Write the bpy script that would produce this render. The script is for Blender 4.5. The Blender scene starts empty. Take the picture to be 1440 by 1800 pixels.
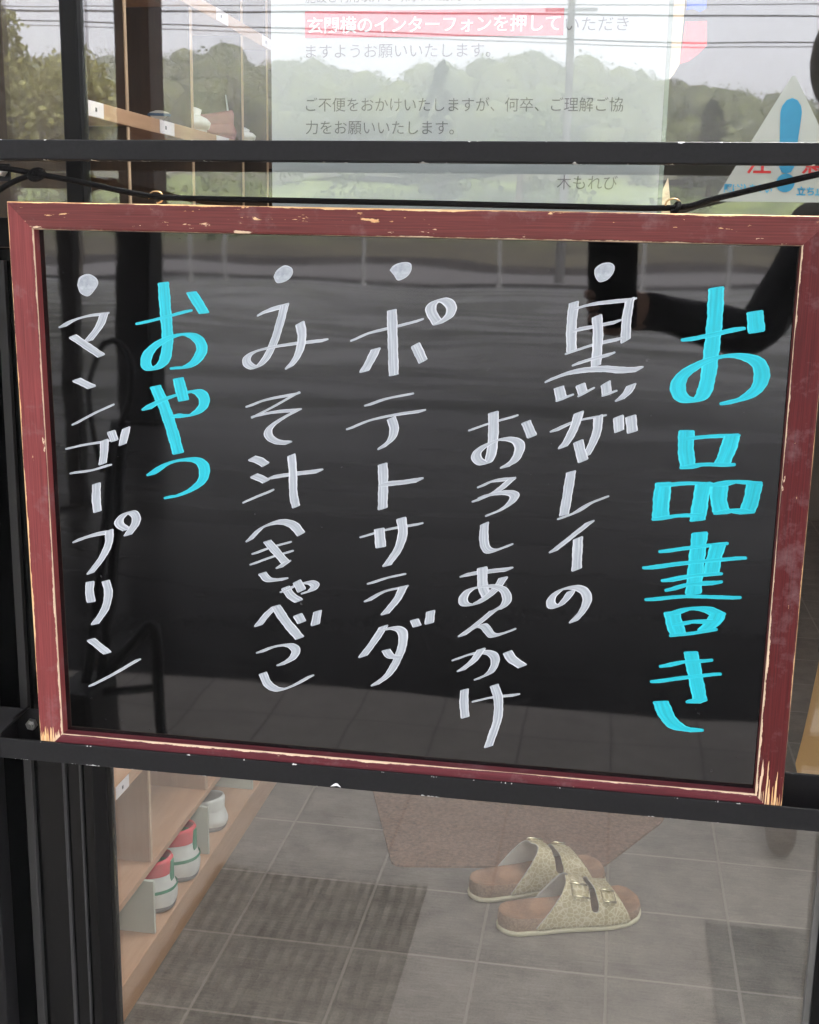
import bpy, bmesh, math, random
import numpy as np
from mathutils import Vector, Matrix

random.seed(7)
rng = np.random.default_rng(7)
scene = bpy.context.scene
COL = scene.collection

# ------------------------------------------------------------------ camera, sky, sun, exposure
cam_d = bpy.data.cameras.new("camera")
cam = bpy.data.objects.new("camera", cam_d)
COL.objects.link(cam)
R_RIGHT = Vector((0.9858, 0.1673, 0.0169))
R_DOWN = Vector((0.0526, -0.2112, -0.9760))
R_FWD = Vector((-0.1597, 0.9630, -0.2170))
CAM = Vector((0.4575, -0.8807, 1.10))
cam.matrix_world = Matrix(((R_RIGHT.x, -R_DOWN.x, -R_FWD.x, CAM.x),
                           (R_RIGHT.y, -R_DOWN.y, -R_FWD.y, CAM.y),
                           (R_RIGHT.z, -R_DOWN.z, -R_FWD.z, CAM.z),
                           (0, 0, 0, 1)))
cam_d.sensor_fit = 'VERTICAL'
cam_d.sensor_height = 24.0
cam_d.lens = 28.41
cam_d.clip_start = 0.005
cam_d.clip_end = 1500
scene.camera = cam

SUN_EL, SUN_AZ = math.radians(52), math.radians(25)
world = bpy.data.worlds.new("World")
scene.world = world
world.use_nodes = True
wn, wl = world.node_tree.nodes, world.node_tree.links
bg = wn['Background']
sky = wn.new('ShaderNodeTexSky')
sky.sky_type = 'NISHITA'
sky.sun_disc = False
sky.sun_elevation = SUN_EL
sky.sun_rotation = SUN_AZ
sky.air_density = 1.0
sky.dust_density = 3.0
hsv = wn.new('ShaderNodeHueSaturation')
hsv.inputs['Saturation'].default_value = 0.10
wl.new(sky.outputs[0], hsv.inputs['Color'])
mixw = wn.new('ShaderNodeMix')
mixw.data_type = 'RGBA'
mixw.blend_type = 'MULTIPLY'
mixw.inputs[0].default_value = 1.0
wl.new(hsv.outputs[0], mixw.inputs[6])
# broken cloud cover: soft grey patches
tcw = wn.new('ShaderNodeTexCoord')
nzw = wn.new('ShaderNodeTexNoise')
nzw.inputs['Scale'].default_value = 3.0
nzw.inputs['Detail'].default_value = 5
wl.new(tcw.outputs['Generated'], nzw.inputs['Vector'])
rmw = wn.new('ShaderNodeMapRange')
rmw.inputs[1].default_value, rmw.inputs[2].default_value = 0.3, 0.7
rmw.inputs[3].default_value, rmw.inputs[4].default_value = 0.86, 1.08
wl.new(nzw.outputs[0], rmw.inputs[0])
tint = wn.new('ShaderNodeMix')
tint.data_type = 'RGBA'
tint.blend_type = 'MULTIPLY'
tint.inputs[0].default_value = 1.0
tint.inputs[7].default_value = (0.98, 0.96, 1.02, 1)
wl.new(rmw.outputs[0], tint.inputs[6])
wl.new(tint.outputs[2], mixw.inputs[7])
# overcast sky: the zenith is about three times as bright as the horizon
sepw = wn.new('ShaderNodeSeparateXYZ')
wl.new(tcw.outputs['Generated'], sepw.inputs[0])
grw = wn.new('ShaderNodeMath')
grw.operation = 'MULTIPLY_ADD'
grw.use_clamp = False
grw.inputs[1].default_value = 0.95
grw.inputs[2].default_value = 0.62
wl.new(sepw.outputs[2], grw.inputs[0])
ovc = wn.new('ShaderNodeMix')
ovc.data_type = 'RGBA'
ovc.blend_type = 'MULTIPLY'
ovc.inputs[0].default_value = 1.0
wl.new(mixw.outputs[2], ovc.inputs[6])
wl.new(grw.outputs[0], ovc.inputs[7])
wl.new(ovc.outputs[2], bg.inputs['Color'])
bg.inputs['Strength'].default_value = 0.15

sun_d = bpy.data.lights.new("sun", 'SUN')
sun_d.energy = 1.5
sun_d.angle = math.radians(24)
sun_d.color = (1.0, 0.96, 0.9)
sun = bpy.data.objects.new("sun", sun_d)
COL.objects.link(sun)
_az = math.pi / 2 - SUN_AZ
_sd = Vector((math.cos(SUN_EL) * math.sin(SUN_AZ), math.cos(SUN_EL) * math.cos(SUN_AZ), math.sin(SUN_EL)))
sun.rotation_euler = _sd.to_track_quat('Z', 'Y').to_euler()

scene.view_settings.view_transform = 'Standard'
scene.view_settings.look = 'None'
scene.view_settings.gamma = 1.0
scene.view_settings.exposure = 3.2
HAZE = .0027
scene.cycles.max_bounces = 10
scene.cycles.volume_bounces = 2
scene.cycles.transparent_max_bounces = 16
scene.cycles.use_denoising = True

# ------------------------------------------------------------------ helpers
def new_obj(name, verts, faces, mat=None, parent=None, smooth=False, uvs=None, mats=None, fmat=None):
    me = bpy.data.meshes.new(name)
    me.from_pydata([tuple(v) for v in verts], [], faces)
    o = bpy.data.objects.new(name, me)
    COL.objects.link(o)
    if mats:
        for m in mats:
            me.materials.append(m)
        if fmat is not None:
            me.polygons.foreach_set('material_index', fmat)
    elif mat:
        me.materials.append(mat)
    if uvs is not None:
        l = me.uv_layers.new(name='UVMap')
        flat = [c for f in faces for i in f for c in uvs[i]]
        l.data.foreach_set('uv', flat)
    if smooth:
        me.polygons.foreach_set('use_smooth', [True] * len(me.polygons))
    if parent:
        o.parent = parent
    me.update()
    return o


class MB:
    """collects shapes into one mesh"""
    def __init__(self):
        self.v, self.f = [], []

    def add(self, v, f):
        n = len(self.v)
        self.v += [tuple(x) for x in v]
        self.f += [tuple(i + n for i in q) for q in f]
        return self

    def box(self, a, b, bev=0.0):
        if bev <= 0:
            x0, y0, z0 = a
            x1, y1, z1 = b
            self.add([(x0, y0, z0), (x1, y0, z0), (x1, y1, z0), (x0, y1, z0), (x0, y0, z1), (x1, y0, z1), (x1, y1, z1), (x0, y1, z1)],
                     [(0, 3, 2, 1), (4, 5, 6, 7), (0, 1, 5, 4), (1, 2, 6, 5), (2, 3, 7, 6), (3, 0, 4, 7)])
        else:
            bm = bmesh.new()
            bmesh.ops.create_cube(bm, size=1)
            for v in bm.verts:
                v.co = Vector([a[i] + (v.co[i] + .5) * (b[i] - a[i]) for i in range(3)])
            bmesh.ops.bevel(bm, geom=bm.edges[:], offset=bev, segments=2, profile=.5, affect='EDGES')
            bm.verts.index_update()
            self.add([v.co[:] for v in bm.verts], [[v.index for v in f.verts] for f in bm.faces])
            bm.free()
        return self

    def tube(self, pts, r, n=10, cap=True, closed=False):
        P = [Vector(p) for p in pts]
        rr = r if isinstance(r, (list, tuple)) else [r] * len(P)
        V, F = [], []
        up = Vector((0.13, 0.31, 0.94))
        m = len(P)
        for i, p in enumerate(P):
            if closed:
                t = P[(i + 1) % m] - P[i - 1]
            else:
                t = P[min(i + 1, m - 1)] - P[max(i - 1, 0)]
            t.normalize()
            a = t.cross(up)
            if a.length < 1e-4:
                a = t.cross(Vector((1, 0, 0)))
            a.normalize()
            b = t.cross(a)
            for k in range(n):
                th = 2 * math.pi * k / n
                V.append(p + (a * math.cos(th) + b * math.sin(th)) * rr[i])
        for i in range(m if closed else m - 1):
            j = (i + 1) % m
            for k in range(n):
                k2 = (k + 1) % n
                F.append((i * n + k, i * n + k2, j * n + k2, j * n + k))
        if cap and not closed:
            F.append(tuple(range(n))[::-1])
            F.append(tuple((m - 1) * n + k for k in range(n)))
        return self.add(V, F)

    def prism(self, poly, y0, y1):
        """polygon in x,z extruded along y"""
        n = len(poly)
        V = [(x, y0, z) for x, z in poly] + [(x, y1, z) for x, z in poly]
        F = [tuple(range(n)), tuple(range(2 * n - 1, n - 1, -1))] + [(i, i + n, (i + 1) % n + n, (i + 1) % n) for i in range(n)]
        return self.add(V, F)

    def build(self, name, mat, parent=None, smooth=False):
        return new_obj(name, self.v, self.f, mat, parent, smooth)


def empty(name, loc=(0, 0, 0), rz=0.0):
    o = bpy.data.objects.new(name, None)
    COL.objects.link(o)
    o.location = loc
    o.rotation_euler = (0, 0, rz)
    o.empty_display_size = 0.05
    return o


def tag(o, label, cat, group=None):
    o['label'] = label
    o['category'] = cat
    if group:
        o['group'] = group
    return o


def kind(o, k):
    o['kind'] = k
    return o


def reparent(o, root):
    """parent an object whose mesh is in world coordinates to an empty that stands elsewhere"""
    o.parent = root
    o.matrix_parent_inverse = (Matrix.Translation(root.location) @ root.rotation_euler.to_matrix().to_4x4()).inverted()
    return o


def catmull(P, step):
    P = [np.array(p, float) for p in P]
    if len(P) == 2:
        n = max(2, int(np.linalg.norm(P[1] - P[0]) / step))
        return [P[0] + (P[1] - P[0]) * i / n for i in range(n + 1)]
    Q = [2 * P[0] - P[1]] + P + [2 * P[-1] - P[-2]]
    out = []
    for i in range(1, len(Q) - 2):
        p0, p1, p2, p3 = Q[i - 1:i + 3]
        n = max(2, int(np.linalg.norm(p2 - p1) / step))
        for k in range(n):
            t = k / n
            out.append(.5 * (2 * p1 + (p2 - p0) * t + (2 * p0 - 5 * p1 + 4 * p2 - p3) * t * t + (3 * p1 - p0 - 3 * p2 + p3) * t ** 3))
    out.append(P[-1])
    return out


# ------------------------------------------------------------------ materials
class NT:
    def __init__(self, name):
        self.m = bpy.data.materials.new(name)
        self.m.use_nodes = True
        self.n, self.l = self.m.node_tree.nodes, self.m.node_tree.links
        self.b = self.n['Principled BSDF']

    def node(self, t, **kw):
        x = self.n.new(t)
        for k, v in kw.items():
            setattr(x, k, v)
        return x

    def link(self, a, b):
        self.l.new(a, b)

    def coord(self, kind='Object', scale=(1, 1, 1), rot=(0, 0, 0)):
        tc = self.node('ShaderNodeTexCoord')
        mp = self.node('ShaderNodeMapping')
        mp.inputs['Scale'].default_value = scale
        mp.inputs['Rotation'].default_value = rot
        self.link(tc.outputs[kind], mp.inputs['Vector'])
        return mp.outputs[0]

    def noise(self, vec, scale, detail=4, rough=.55):
        x = self.node('ShaderNodeTexNoise')
        x.inputs['Scale'].default_value = scale
        x.inputs['Detail'].default_value = detail
        x.inputs['Roughness'].default_value = rough
        if vec is not None:
            self.link(vec, x.inputs['Vector'])
        return x.outputs[0]

    def math(self, op, a, b=None, c=None, clamp=False):
        x = self.node('ShaderNodeMath', operation=op, use_clamp=clamp)
        for i, v in enumerate((a, b, c)):
            if v is None:
                continue
            if isinstance(v, (int, float)):
                x.inputs[i].default_value = v
            else:
                self.link(v, x.inputs[i])
        return x.outputs[0]

    def ramp(self, fac, stops):
        x = self.node('ShaderNodeValToRGB')
        e = x.color_ramp.elements
        while len(e) < len(stops):
            e.new(.5)
        for i, (p, c) in enumerate(stops):
            e[i].position = p
            e[i].color = (*c, 1) if len(c) == 3 else c
        self.link(fac, x.inputs[0])
        return x.outputs[0]

    def remap(self, v, a, b, c=0., d=1.):
        x = self.node('ShaderNodeMapRange')
        x.clamp = True
        for i, q in enumerate((a, b, c, d)):
            x.inputs[i + 1].default_value = q
        self.link(v, x.inputs[0])
        return x.outputs[0]

    def mix(self, fac, a, b):
        x = self.node('ShaderNodeMix', data_type='RGBA')
        if isinstance(fac, (int, float)):
            x.inputs[0].default_value = fac
        else:
            self.link(fac, x.inputs[0])
        for i, v in ((6, a), (7, b)):
            if isinstance(v, tuple):
                x.inputs[i].default_value = (*v, 1)
            else:
                self.link(v, x.inputs[i])
        return x.outputs[2]

    def sep(self, vec):
        x = self.node('ShaderNodeSeparateXYZ')
        self.link(vec, x.inputs[0])
        return x.outputs

    def comb(self, x_, y_, z_=0.):
        x = self.node('ShaderNodeCombineXYZ')
        for i, v in enumerate((x_, y_, z_)):
            if isinstance(v, (int, float)):
                x.inputs[i].default_value = v
            else:
                self.link(v, x.inputs[i])
        return x.outputs[0]

    def bump(self, h, strength=.3, dist=.001):
        x = self.node('ShaderNodeBump')
        x.inputs['Strength'].default_value = strength
        x.inputs['Distance'].default_value = dist
        self.link(h, x.inputs['Height'])
        self.link(x.outputs[0], self.b.inputs['Normal'])

    def set(self, color=None, rough=None, metal=None, ior=None, coat=None):
        for k, v in (('Base Color', color), ('Roughness', rough), ('Metallic', metal), ('IOR', ior), ('Coat Weight', coat)):
            if v is None:
                continue
            if isinstance(v, tuple):
                self.b.inputs[k].default_value = (*v, 1)
            elif isinstance(v, (int, float)):
                self.b.inputs[k].default_value = v
            else:
                self.link(v, self.b.inputs[k])
        return self


def simple(name, color, rough=.5, metal=0., var=.15, scale=30, bump=0., bscale=200, ior=None, spec=None):
    t = NT(name)
    if spec is not None:
        t.b.inputs['Specular IOR Level'].default_value = spec
    v = t.coord()
    n = t.noise(v, scale)
    dark = tuple(c * (1 - var) for c in color)
    lite = tuple(min(1, c * (1 + var)) for c in color)
    t.set(t.mix(t.remap(n, .3, .7), dark, lite), rough, metal, ior)
    if bump:
        t.bump(t.noise(v, bscale), bump, .001)
    return t.m


def wood(name, c0, c1, axis='y', scale=1., rough=.45):
    t = NT(name)
    s = {'x': (1.2, 14, 14), 'y': (14, 1.2, 14), 'z': (14, 14, 1.2)}[axis]
    v = t.coord('Object', tuple(k * scale for k in s))
    n = t.noise(v, 2.2, 8, .65)
    n2 = t.noise(t.coord('Object', tuple(k * scale * 5 for k in s)), 3, 3)
    f = t.math('ADD', t.math('MULTIPLY', n, .75), t.math('MULTIPLY', n2, .25))
    t.set(t.ramp(f, [(.3, c0), (.7, c1)]), rough)
    t.bump(n2, .15, .0006)
    return t.m


def leaf_mat(name, a, b, scale=.5, transl=.0):
    t = NT(name)
    v = t.coord()
    n = t.noise(v, scale, 3)
    n2 = t.noise(v, scale * 9, 2)
    f = t.math('ADD', t.math('MULTIPLY', n, .6), t.math('MULTIPLY', n2, .4))
    c = t.ramp(f, [(.35, a), (.65, b)])
    t.set(c, .6)
    if transl:
        tb = t.node('ShaderNodeBsdfTranslucent')
        t.link(c, tb.inputs[0])
        mx = t.node('ShaderNodeMixShader')
        mx.inputs[0].default_value = transl
        t.link(t.b.outputs[0], mx.inputs[1])
        t.link(tb.outputs[0], mx.inputs[2])
        t.link(mx.outputs[0], t.n['Material Output'].inputs[0])
    return t.m


def tile_mat(name, c0, c1, grout, x0, y0, T=.2, w=.0032, rough=.55, veins=True):
    t = NT(name)
    tc = t.node('ShaderNodeTexCoord')
    xyz = t.sep(tc.outputs['Object'])

    def line(c, o):
        k = t.math('FRACT', t.math('DIVIDE', t.math('SUBTRACT', c, o - T * 50.5), T))
        return t.math('MULTIPLY', t.math('ABSOLUTE', t.math('SUBTRACT', k, .5)), T)
    wob = t.math('MULTIPLY', t.math('SUBTRACT', t.noise(tc.outputs['Object'], 60, 2), .5), .0022)
    d = t.math('ADD', t.math('MINIMUM', line(xyz[0], x0), line(xyz[1], y0)), wob)
    g = t.remap(d, w * .6, w, 1, 0)
    fx = t.math('FLOOR', t.math('DIVIDE', t.math('SUBTRACT', xyz[0], x0 - 50 * T), T))
    fy = t.math('FLOOR', t.math('DIVIDE', t.math('SUBTRACT', xyz[1], y0 - 50 * T), T))
    wn_ = t.node('ShaderNodeTexWhiteNoise', noise_dimensions='2D')
    t.link(t.comb(fx, fy), wn_.inputs['Vector'])
    n = t.noise(tc.outputs['Object'], 14, 6, .65)
    n2 = t.noise(tc.outputs['Object'], 240, 3, .7)
    n3 = t.noise(t.coord('Object', (25, 240, 25)), 1.0, 2)
    f = t.math('ADD', t.math('ADD', t.math('MULTIPLY', n, .42), t.math('MULTIPLY', n2, .33)),
               t.math('ADD', t.math('MULTIPLY', n3, .18), t.math('MULTIPLY', wn_.outputs[0], .07)))
    col = t.ramp(f, [(.36, c0), (.64, c1)])
    t.set(t.mix(g, col, grout), t.remap(n2, .3, .7, rough - .08, rough + .12))
    t.bump(t.math('SUBTRACT', t.math('MULTIPLY', f, .5), t.math('MULTIPLY', g, .6)), .35, .0012)
    return t.m


def glass_mat(name, r0=.105, tintc=(.93, .95, .94)):
    t = NT(name)
    t.n.remove(t.b)
    tr = t.node('ShaderNodeBsdfTransparent')
    tr.inputs[0].default_value = (*tintc, 1)
    gl = t.node('ShaderNodeBsdfGlossy')
    gl.inputs['Roughness'].default_value = 0.012
    lw = t.node('ShaderNodeLayerWeight')
    lw.inputs[0].default_value = .5
    f = t.math('ADD', t.math('MULTIPLY', t.math('POWER', lw.outputs['Facing'], 5.0), 1 - r0), r0, clamp=True)
    # old float-glass waviness
    v = t.coord('Object', (1, 1, 1))
    bp = t.node('ShaderNodeBump')
    bp.inputs['Strength'].default_value = .02
    bp.inputs['Distance'].default_value = .004
    t.link(t.noise(v, 5, 2), bp.inputs['Height'])
    t.link(bp.outputs[0], gl.inputs['Normal'])
    mx = t.node('ShaderNodeMixShader')
    t.link(f, mx.inputs[0])
    t.link(tr.outputs[0], mx.inputs[1])
    t.link(gl.outputs[0], mx.inputs[2])
    t.link(mx.outputs[0], t.n['Material Output'].inputs[0])
    return t.m


def frame_mat(name, paint, amp_out, amp_in, chips=.70, length=.6, endwear=0.):
    """painted wood moulding: UV.x runs along the rail (m), UV.y across it (m, 0 outer edge .. 0.02 inner edge, more = inner side)"""
    t = NT(name)
    uv = t.sep(t.coord('UV'))
    s, w = uv[0], uv[1]
    ob = t.coord()
    nA = t.noise(t.comb(t.math('MULTIPLY', s, 9), t.math('MULTIPLY', w, 30)), 6, 6, .7)
    nB = t.noise(t.comb(t.math('MULTIPLY', s, 25), t.math('MULTIPLY', w, 120)), 3, 5, .75)
    low = t.remap(t.noise(t.comb(t.math('MULTIPLY', s, 5.5), t.math('MULTIPLY', w, 4)), 1.0, 3, .6), .34, .66, .25, 2.1)
    wear_o = t.math('SUBTRACT', t.math('MULTIPLY', low, t.math('ADD', amp_out, t.math('MULTIPLY', t.math('SUBTRACT', nA, .5), amp_out * 2.6))), w)
    low2 = t.remap(t.noise(t.comb(t.math('MULTIPLY', s, 8), t.math('ADD', t.math('MULTIPLY', w, 4), 7.3)), 1.0, 3, .6), .34, .66, .35, 1.9)
    wi = t.math('SUBTRACT', .0200, w)
    wear_i = t.math('SUBTRACT', t.math('MULTIPLY', low2, t.math('ADD', amp_in, t.math('MULTIPLY', t.math('SUBTRACT', nB, .5), amp_in * 3.0))), wi)
    inner = t.math('LESS_THAN', w, .0206)
    m = t.math('MAXIMUM', t.remap(wear_o, 0, .0002), t.math('MULTIPLY', t.remap(wear_i, 0, .0002), inner))
    chip = t.noise(t.comb(t.math('MULTIPLY', s, 45), t.math('MULTIPLY', w, 170)), 1.0, 5, .68)
    big = t.noise(ob, 9, 2)
    cm = t.remap(t.math('ADD', chip, t.math('MULTIPLY', t.math('SUBTRACT', big, .5), .25)), chips, chips + .015)
    m = t.math('MAXIMUM', m, t.math('MULTIPLY', cm, inner))
    if endwear:
        st = t.noise(t.comb(t.math('MULTIPLY', s, 14), t.math('MULTIPLY', w, 420)), 1.0, 3, .5)
        e = t.math('ADD', t.math('SUBTRACT', s, length - .012), t.math('MULTIPLY', t.math('SUBTRACT', st, .5), endwear * 2.2))
        m = t.math('MAXIMUM', m, t.math('MULTIPLY', t.remap(e, 0, .0008), inner))
    woodc = t.ramp(t.noise(t.comb(t.math('MULTIPLY', s, 8), t.math('MULTIPLY', w, 260)), 2, 4), [(.3, (.55, .27, .09)), (.6, (.78, .52, .27)), (.8, (.82, .62, .40))])
    woodc = t.mix(t.remap(w, .010, .017), woodc, (.70, .53, .36))
    dust = t.noise(ob, 28, 6, .7)
    grain = t.noise(t.comb(t.math('MULTIPLY', s, 10), t.math('MULTIPLY', w, 600)), 1.6, 4, .6)
    pc = t.mix(t.remap(grain, .35, .7), tuple(c * .70 for c in paint), tuple(c * 1.25 for c in paint))
    pc = t.mix(t.remap(dust, .55, .85, 0, .55), pc, (.30, .22, .225))
    t.set(t.mix(m, pc, woodc), t.math('ADD', t.math('MULTIPLY', m, .25), .42))
    t.b.inputs['Specular IOR Level'].default_value = .22
    t.bump(t.math('SUBTRACT', t.math('MULTIPLY', grain, .25), m), .5, .0004)
    return t.m


def steel_mat(name, base=(.0088, .0090, .0094), chip_z=None, chips=.72):
    """matt black paint on steel with nicked edges"""
    t = NT(name)
    t.b.inputs['Specular IOR Level'].default_value = .2
    ob = t.coord()
    n = t.noise(t.coord('Object', (1, 1, 1)), 95, 3, .6)
    n2 = t.noise(t.coord('Object', (1.0, 1, 1)), 300, 4, .6)
    m = t.remap(n, chips, chips + .01)
    if chip_z:
        z = t.sep(ob)[2]
        e = None
        for zz in chip_z:
            d = t.math('ABSOLUTE', t.math('SUBTRACT', z, zz))
            e = d if e is None else t.math('MINIMUM', e, d)
        ne = t.noise(t.coord('Object', (1, .2, .6)), 70, 4, .7)
        k = t.remap(t.math('SUBTRACT', t.math('MULTIPLY', t.math('SUBTRACT', ne, .58), .012), e), 0, .0002)
        m = t.math('MAXIMUM', t.math('MULTIPLY', m, t.remap(n2, .5, .52)), k)
    col = t.mix(t.remap(n2, .3, .7), tuple(c * .8 for c in base), tuple(c * 1.25 for c in base))
    t.set(t.mix(m, col, (.62, .62, .60)), .55)
    t.bump(n2, .12, .0004)
    return t.m


def marker_mat(name, lo, hi, edge):
    """chisel marker paint: bristle streaks along the stroke, paint pooled at the rims"""
    t = NT(name)
    uv = t.sep(t.coord('UV'))
    u, v = uv[0], uv[1]
    n = t.noise(t.comb(t.math('MULTIPLY', u, 5.2), t.math('MULTIPLY', v, 1.0)), 1.0, 4, .7)
    rim = t.math('ABSOLUTE', t.math('SUBTRACT', u, .5))
    rim = t.remap(t.math('ADD', rim, t.math('MULTIPLY', t.math('SUBTRACT', n, .5), .12)), .33, .47)
    f = t.remap(n, .34, .68)
    dry = t.noise(t.comb(t.math('MULTIPLY', u, 3.2), t.math('MULTIPLY', v, 2.2)), 1.6, 5, .65)
    f = t.math('MULTIPLY', f, t.remap(dry, .3, .60, .10, 1))
    c = t.mix(f, lo, hi)
    c = t.mix(t.math('MULTIPLY', rim, t.remap(dry, .35, .7, .25, .95)), c, edge)
    t.set(c, .38)
    t.bump(t.math('ADD', t.math('MULTIPLY', f, .6), rim), .35, .0002)
    return t.m


M = {}
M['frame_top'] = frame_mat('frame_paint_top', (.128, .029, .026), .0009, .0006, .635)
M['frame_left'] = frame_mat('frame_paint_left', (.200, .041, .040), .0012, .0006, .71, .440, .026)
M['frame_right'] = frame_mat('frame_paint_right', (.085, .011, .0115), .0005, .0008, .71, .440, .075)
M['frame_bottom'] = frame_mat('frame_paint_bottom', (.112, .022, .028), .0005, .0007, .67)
M['rail'] = steel_mat('black_rail_paint', chip_z=(1.1555, 1.1700), chips=.76)
M['tray'] = steel_mat('black_tray_paint', chip_z=(.6730, .6900), chips=.80)
M['upright'] = steel_mat('black_upright_paint', (.005, .005, .0055), chips=.85)
M['white'] = marker_mat('white_marker', (.24, .27, .30), (.56, .595, .62), (.82, .84, .86))
M['cyan'] = marker_mat('cyan_marker', (.004, .35, .42), (.006, .57, .69), (.05, .68, .76))

t = NT('black_lacquer_panel')
ob = t.coord()
smear = t.noise(t.coord('Object', (1, 1, 1)), 11, 6, .7)
specks = t.remap(t.noise(ob, 170, 2), .76, .80, 0, .05)
haze_n = t.remap(smear, .45, .85, 0, .0025)
dust = t.math('ADD', t.math('ADD', haze_n, specks), .0008)
comb = t.node('ShaderNodeCombineColor')
for i in range(3):
    t.link(dust, comb.inputs[i])
t.set(None, t.remap(smear, .35, .8, .020, .040), 0, 1.62)
t.link(comb.outputs[0], t.b.inputs['Base Color'])
wav = t.math('ADD', t.noise(t.coord('Object', (1.0, 1, 3.2)), 5.0, 1), t.math('MULTIPLY', t.noise(t.coord('Object', (1.0, 1, .5)), 520, 2), .0045))
t.bump(wav, .06, .0035)
M['panel'] = t.m

M['glass'] = glass_mat('door_glass')
M['alu'] = simple('black_aluminium', (.0010, .0011, .0012), .42, .0, .2, 40, spec=.16)
M['infill'] = simple('dark_infill_black', (.0016, .0019, .0019), .20, .0, .3, 9, .05, 30, spec=.25)
M['gasket'] = simple('dark_rubber', (.02, .02, .02), .7)
M['bead'] = simple('grey_bead', (.085, .085, .078), .55)
M['cord'] = simple('black_cord', (.004, .0038, .0038), .9, 0, .3, 600, .8, 900, spec=.12)
M['brass'] = simple('old_brass', (.42, .27, .13), .35, .9, .3, 120)
M['zinc'] = simple('zinc_bolt', (.5, .5, .48), .35, .9, .3, 200)
M['paper'] = simple('white_paper', (.47, .485, .475), .75, 0, .02, 12)
M['ink'] = simple('grey_ink', (.09, .09, .09), .7)
M['pink'] = simple('red_print', (.70, .055, .075), .7, 0, .05)
M['paperwhite'] = simple('paper_reverse', (.86, .86, .85), .7, 0, .02)
M['sticker'] = simple('sticker_film', (.27, .31, .26), .5, 0, .05)
t = NT('sticker_film_clear')
t.set((.46, .49, .44), .5)
trn = t.node('ShaderNodeBsdfTransparent')
mx = t.node('ShaderNodeMixShader')
mx.inputs[0].default_value = .5
t.link(trn.outputs[0], mx.inputs[1])
t.link(t.b.outputs[0], mx.inputs[2])
t.link(mx.outputs[0], t.n['Material Output'].inputs[0])
M['sticker_clear'] = t.m
M['blue'] = simple('sticker_blue', (.02, .21, .34), .5, 0, .1)
M['stickerred'] = simple('sticker_red', (.45, .02, .02), .5)
M['beige'] = simple('beige_card', (.80, .60, .40), .7, 0, .05)
M['red'] = simple('red_card', (.85, .045, .055), .6, 0, .08)
M['cobalt'] = simple('blue_card', (.03, .10, .55), .6, 0, .1)
M['tan'] = simple('tan_sheet', (.78, .46, .20), .85, 0, .1, 15, .3, 500)
M['cab'] = wood('cabinet_wood', (.42, .235, .130), (.60, .375, .225), 'y')
M['cab_v'] = wood('cabinet_wood_upright', (.34, .20, .12), (.47, .30, .19), 'z')
M['edging'] = simple('pale_wood_edging', (.55, .38, .24), .6, 0, .08, 30)
M['cab_back'] = wood('cabinet_back', (.26, .16, .10), (.34, .22, .14), 'z')
M['cab_shade'] = wood('cabinet_painted_shade', (.040, .022, .012), (.085, .048, .026), 'z')  # shade of the upper bays put into the wood colour
M['pale'] = simple('pale_green_laminate', (.50, .52, .43), .5, 0, .05, 8)
M['label'] = simple('name_sticker', (.82, .76, .74), .6, 0, .03)
M['in_floor'] = tile_mat('interior_tile', (.080, .068, .054), (.242, .211, .174), (.27, .237, .198), .495, 1.02, w=.0029)
M['porch'] = tile_mat('porch_tile', (.225, .203, .178), (.345, .312, .275), (.155, .14, .124), .495, -1.52, w=.0032)
M['wall_in'] = simple('interior_plaster', (.17, .15, .125), .85, 0, .05, 3)
M['wall_out'] = simple('exterior_render', (.22, .21, .20), .85, 0, .1, 4, .3, 90)
M['ceiling'] = simple('ceiling_board', (.6, .57, .52), .8, 0, .04, 3)
M['mat_brown'] = simple('brown_mat', (.165, .086, .052), .95, 0, .45, 150, .8, 700)

# ------------------------------------------------------------------ ground and setting
t = NT('asphalt')
ob = t.coord()
n1 = t.noise(ob, .35, 4)
n2 = t.noise(ob, 60, 4, .7)
n3 = t.noise(t.coord('Object', (.22, 1.0, 1)), 1.0, 5, .62)
f = t.math('ADD', t.math('MULTIPLY', n1, .4), t.math('ADD', t.math('MULTIPLY', n2, .3), t.math('MULTIPLY', n3, .3)))
t.set(t.ramp(f, [(.35, (.009, .0086, .0083)), (.65, (.022, .021, .0203))]), .9)
t.b.inputs['Specular IOR Level'].default_value = 0.0
t.bump(n2, .25, .004)
gl = t.node('ShaderNodeBsdfGlossy')
gl.inputs['Color'].default_value = (.95, .94, .93, 1)
t.link(t.remap(n3, .35, .65, .20, .34), gl.inputs['Roughness'])
lw = t.node('ShaderNodeLayerWeight')
lw.inputs[0].default_value = .5
sh = t.math('MULTIPLY', t.math('POWER', lw.outputs['Facing'], 8.5), t.remap(n3, .32, .66, .66, 1.25), clamp=True)
mx = t.node('ShaderNodeMixShader')
t.link(sh, mx.inputs[0])
t.link(t.b.outputs[0], mx.inputs[1])
t.link(gl.outputs[0], mx.inputs[2])
t.link(mx.outputs[0], t.n['Material Output'].inputs[0])
M['asphalt'] = t.m
kind(new_obj('ground', [(-700, -900, -.03), (700, -900, -.03), (700, 500, -.03), (-700, 500, -.03)], [(0, 1, 2, 3)],
             simple('far_soil', (.10, .11, .06), .95, 0, .3, .05)), 'structure')
kind(new_obj('asphalt_yard', [(-60, -33.5, -.02), (60, -33.5, -.02), (60, -1.91, -.02), (-60, -1.91, -.02)], [(0, 1, 2, 3)], M['asphalt']), 'structure')
kind(MB().box((-4.6, -1.91, -.06), (5.2, .049, 0), .003).build('porch_paving', M['porch']), 'structure')
kind(MB().box((-60, -33.9, -.03), (60, -33.5, .10), .02).build('kerb', simple('old_kerb', (.05, .045, .042), .9, 0, .4, 3)), 'structure')
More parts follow.
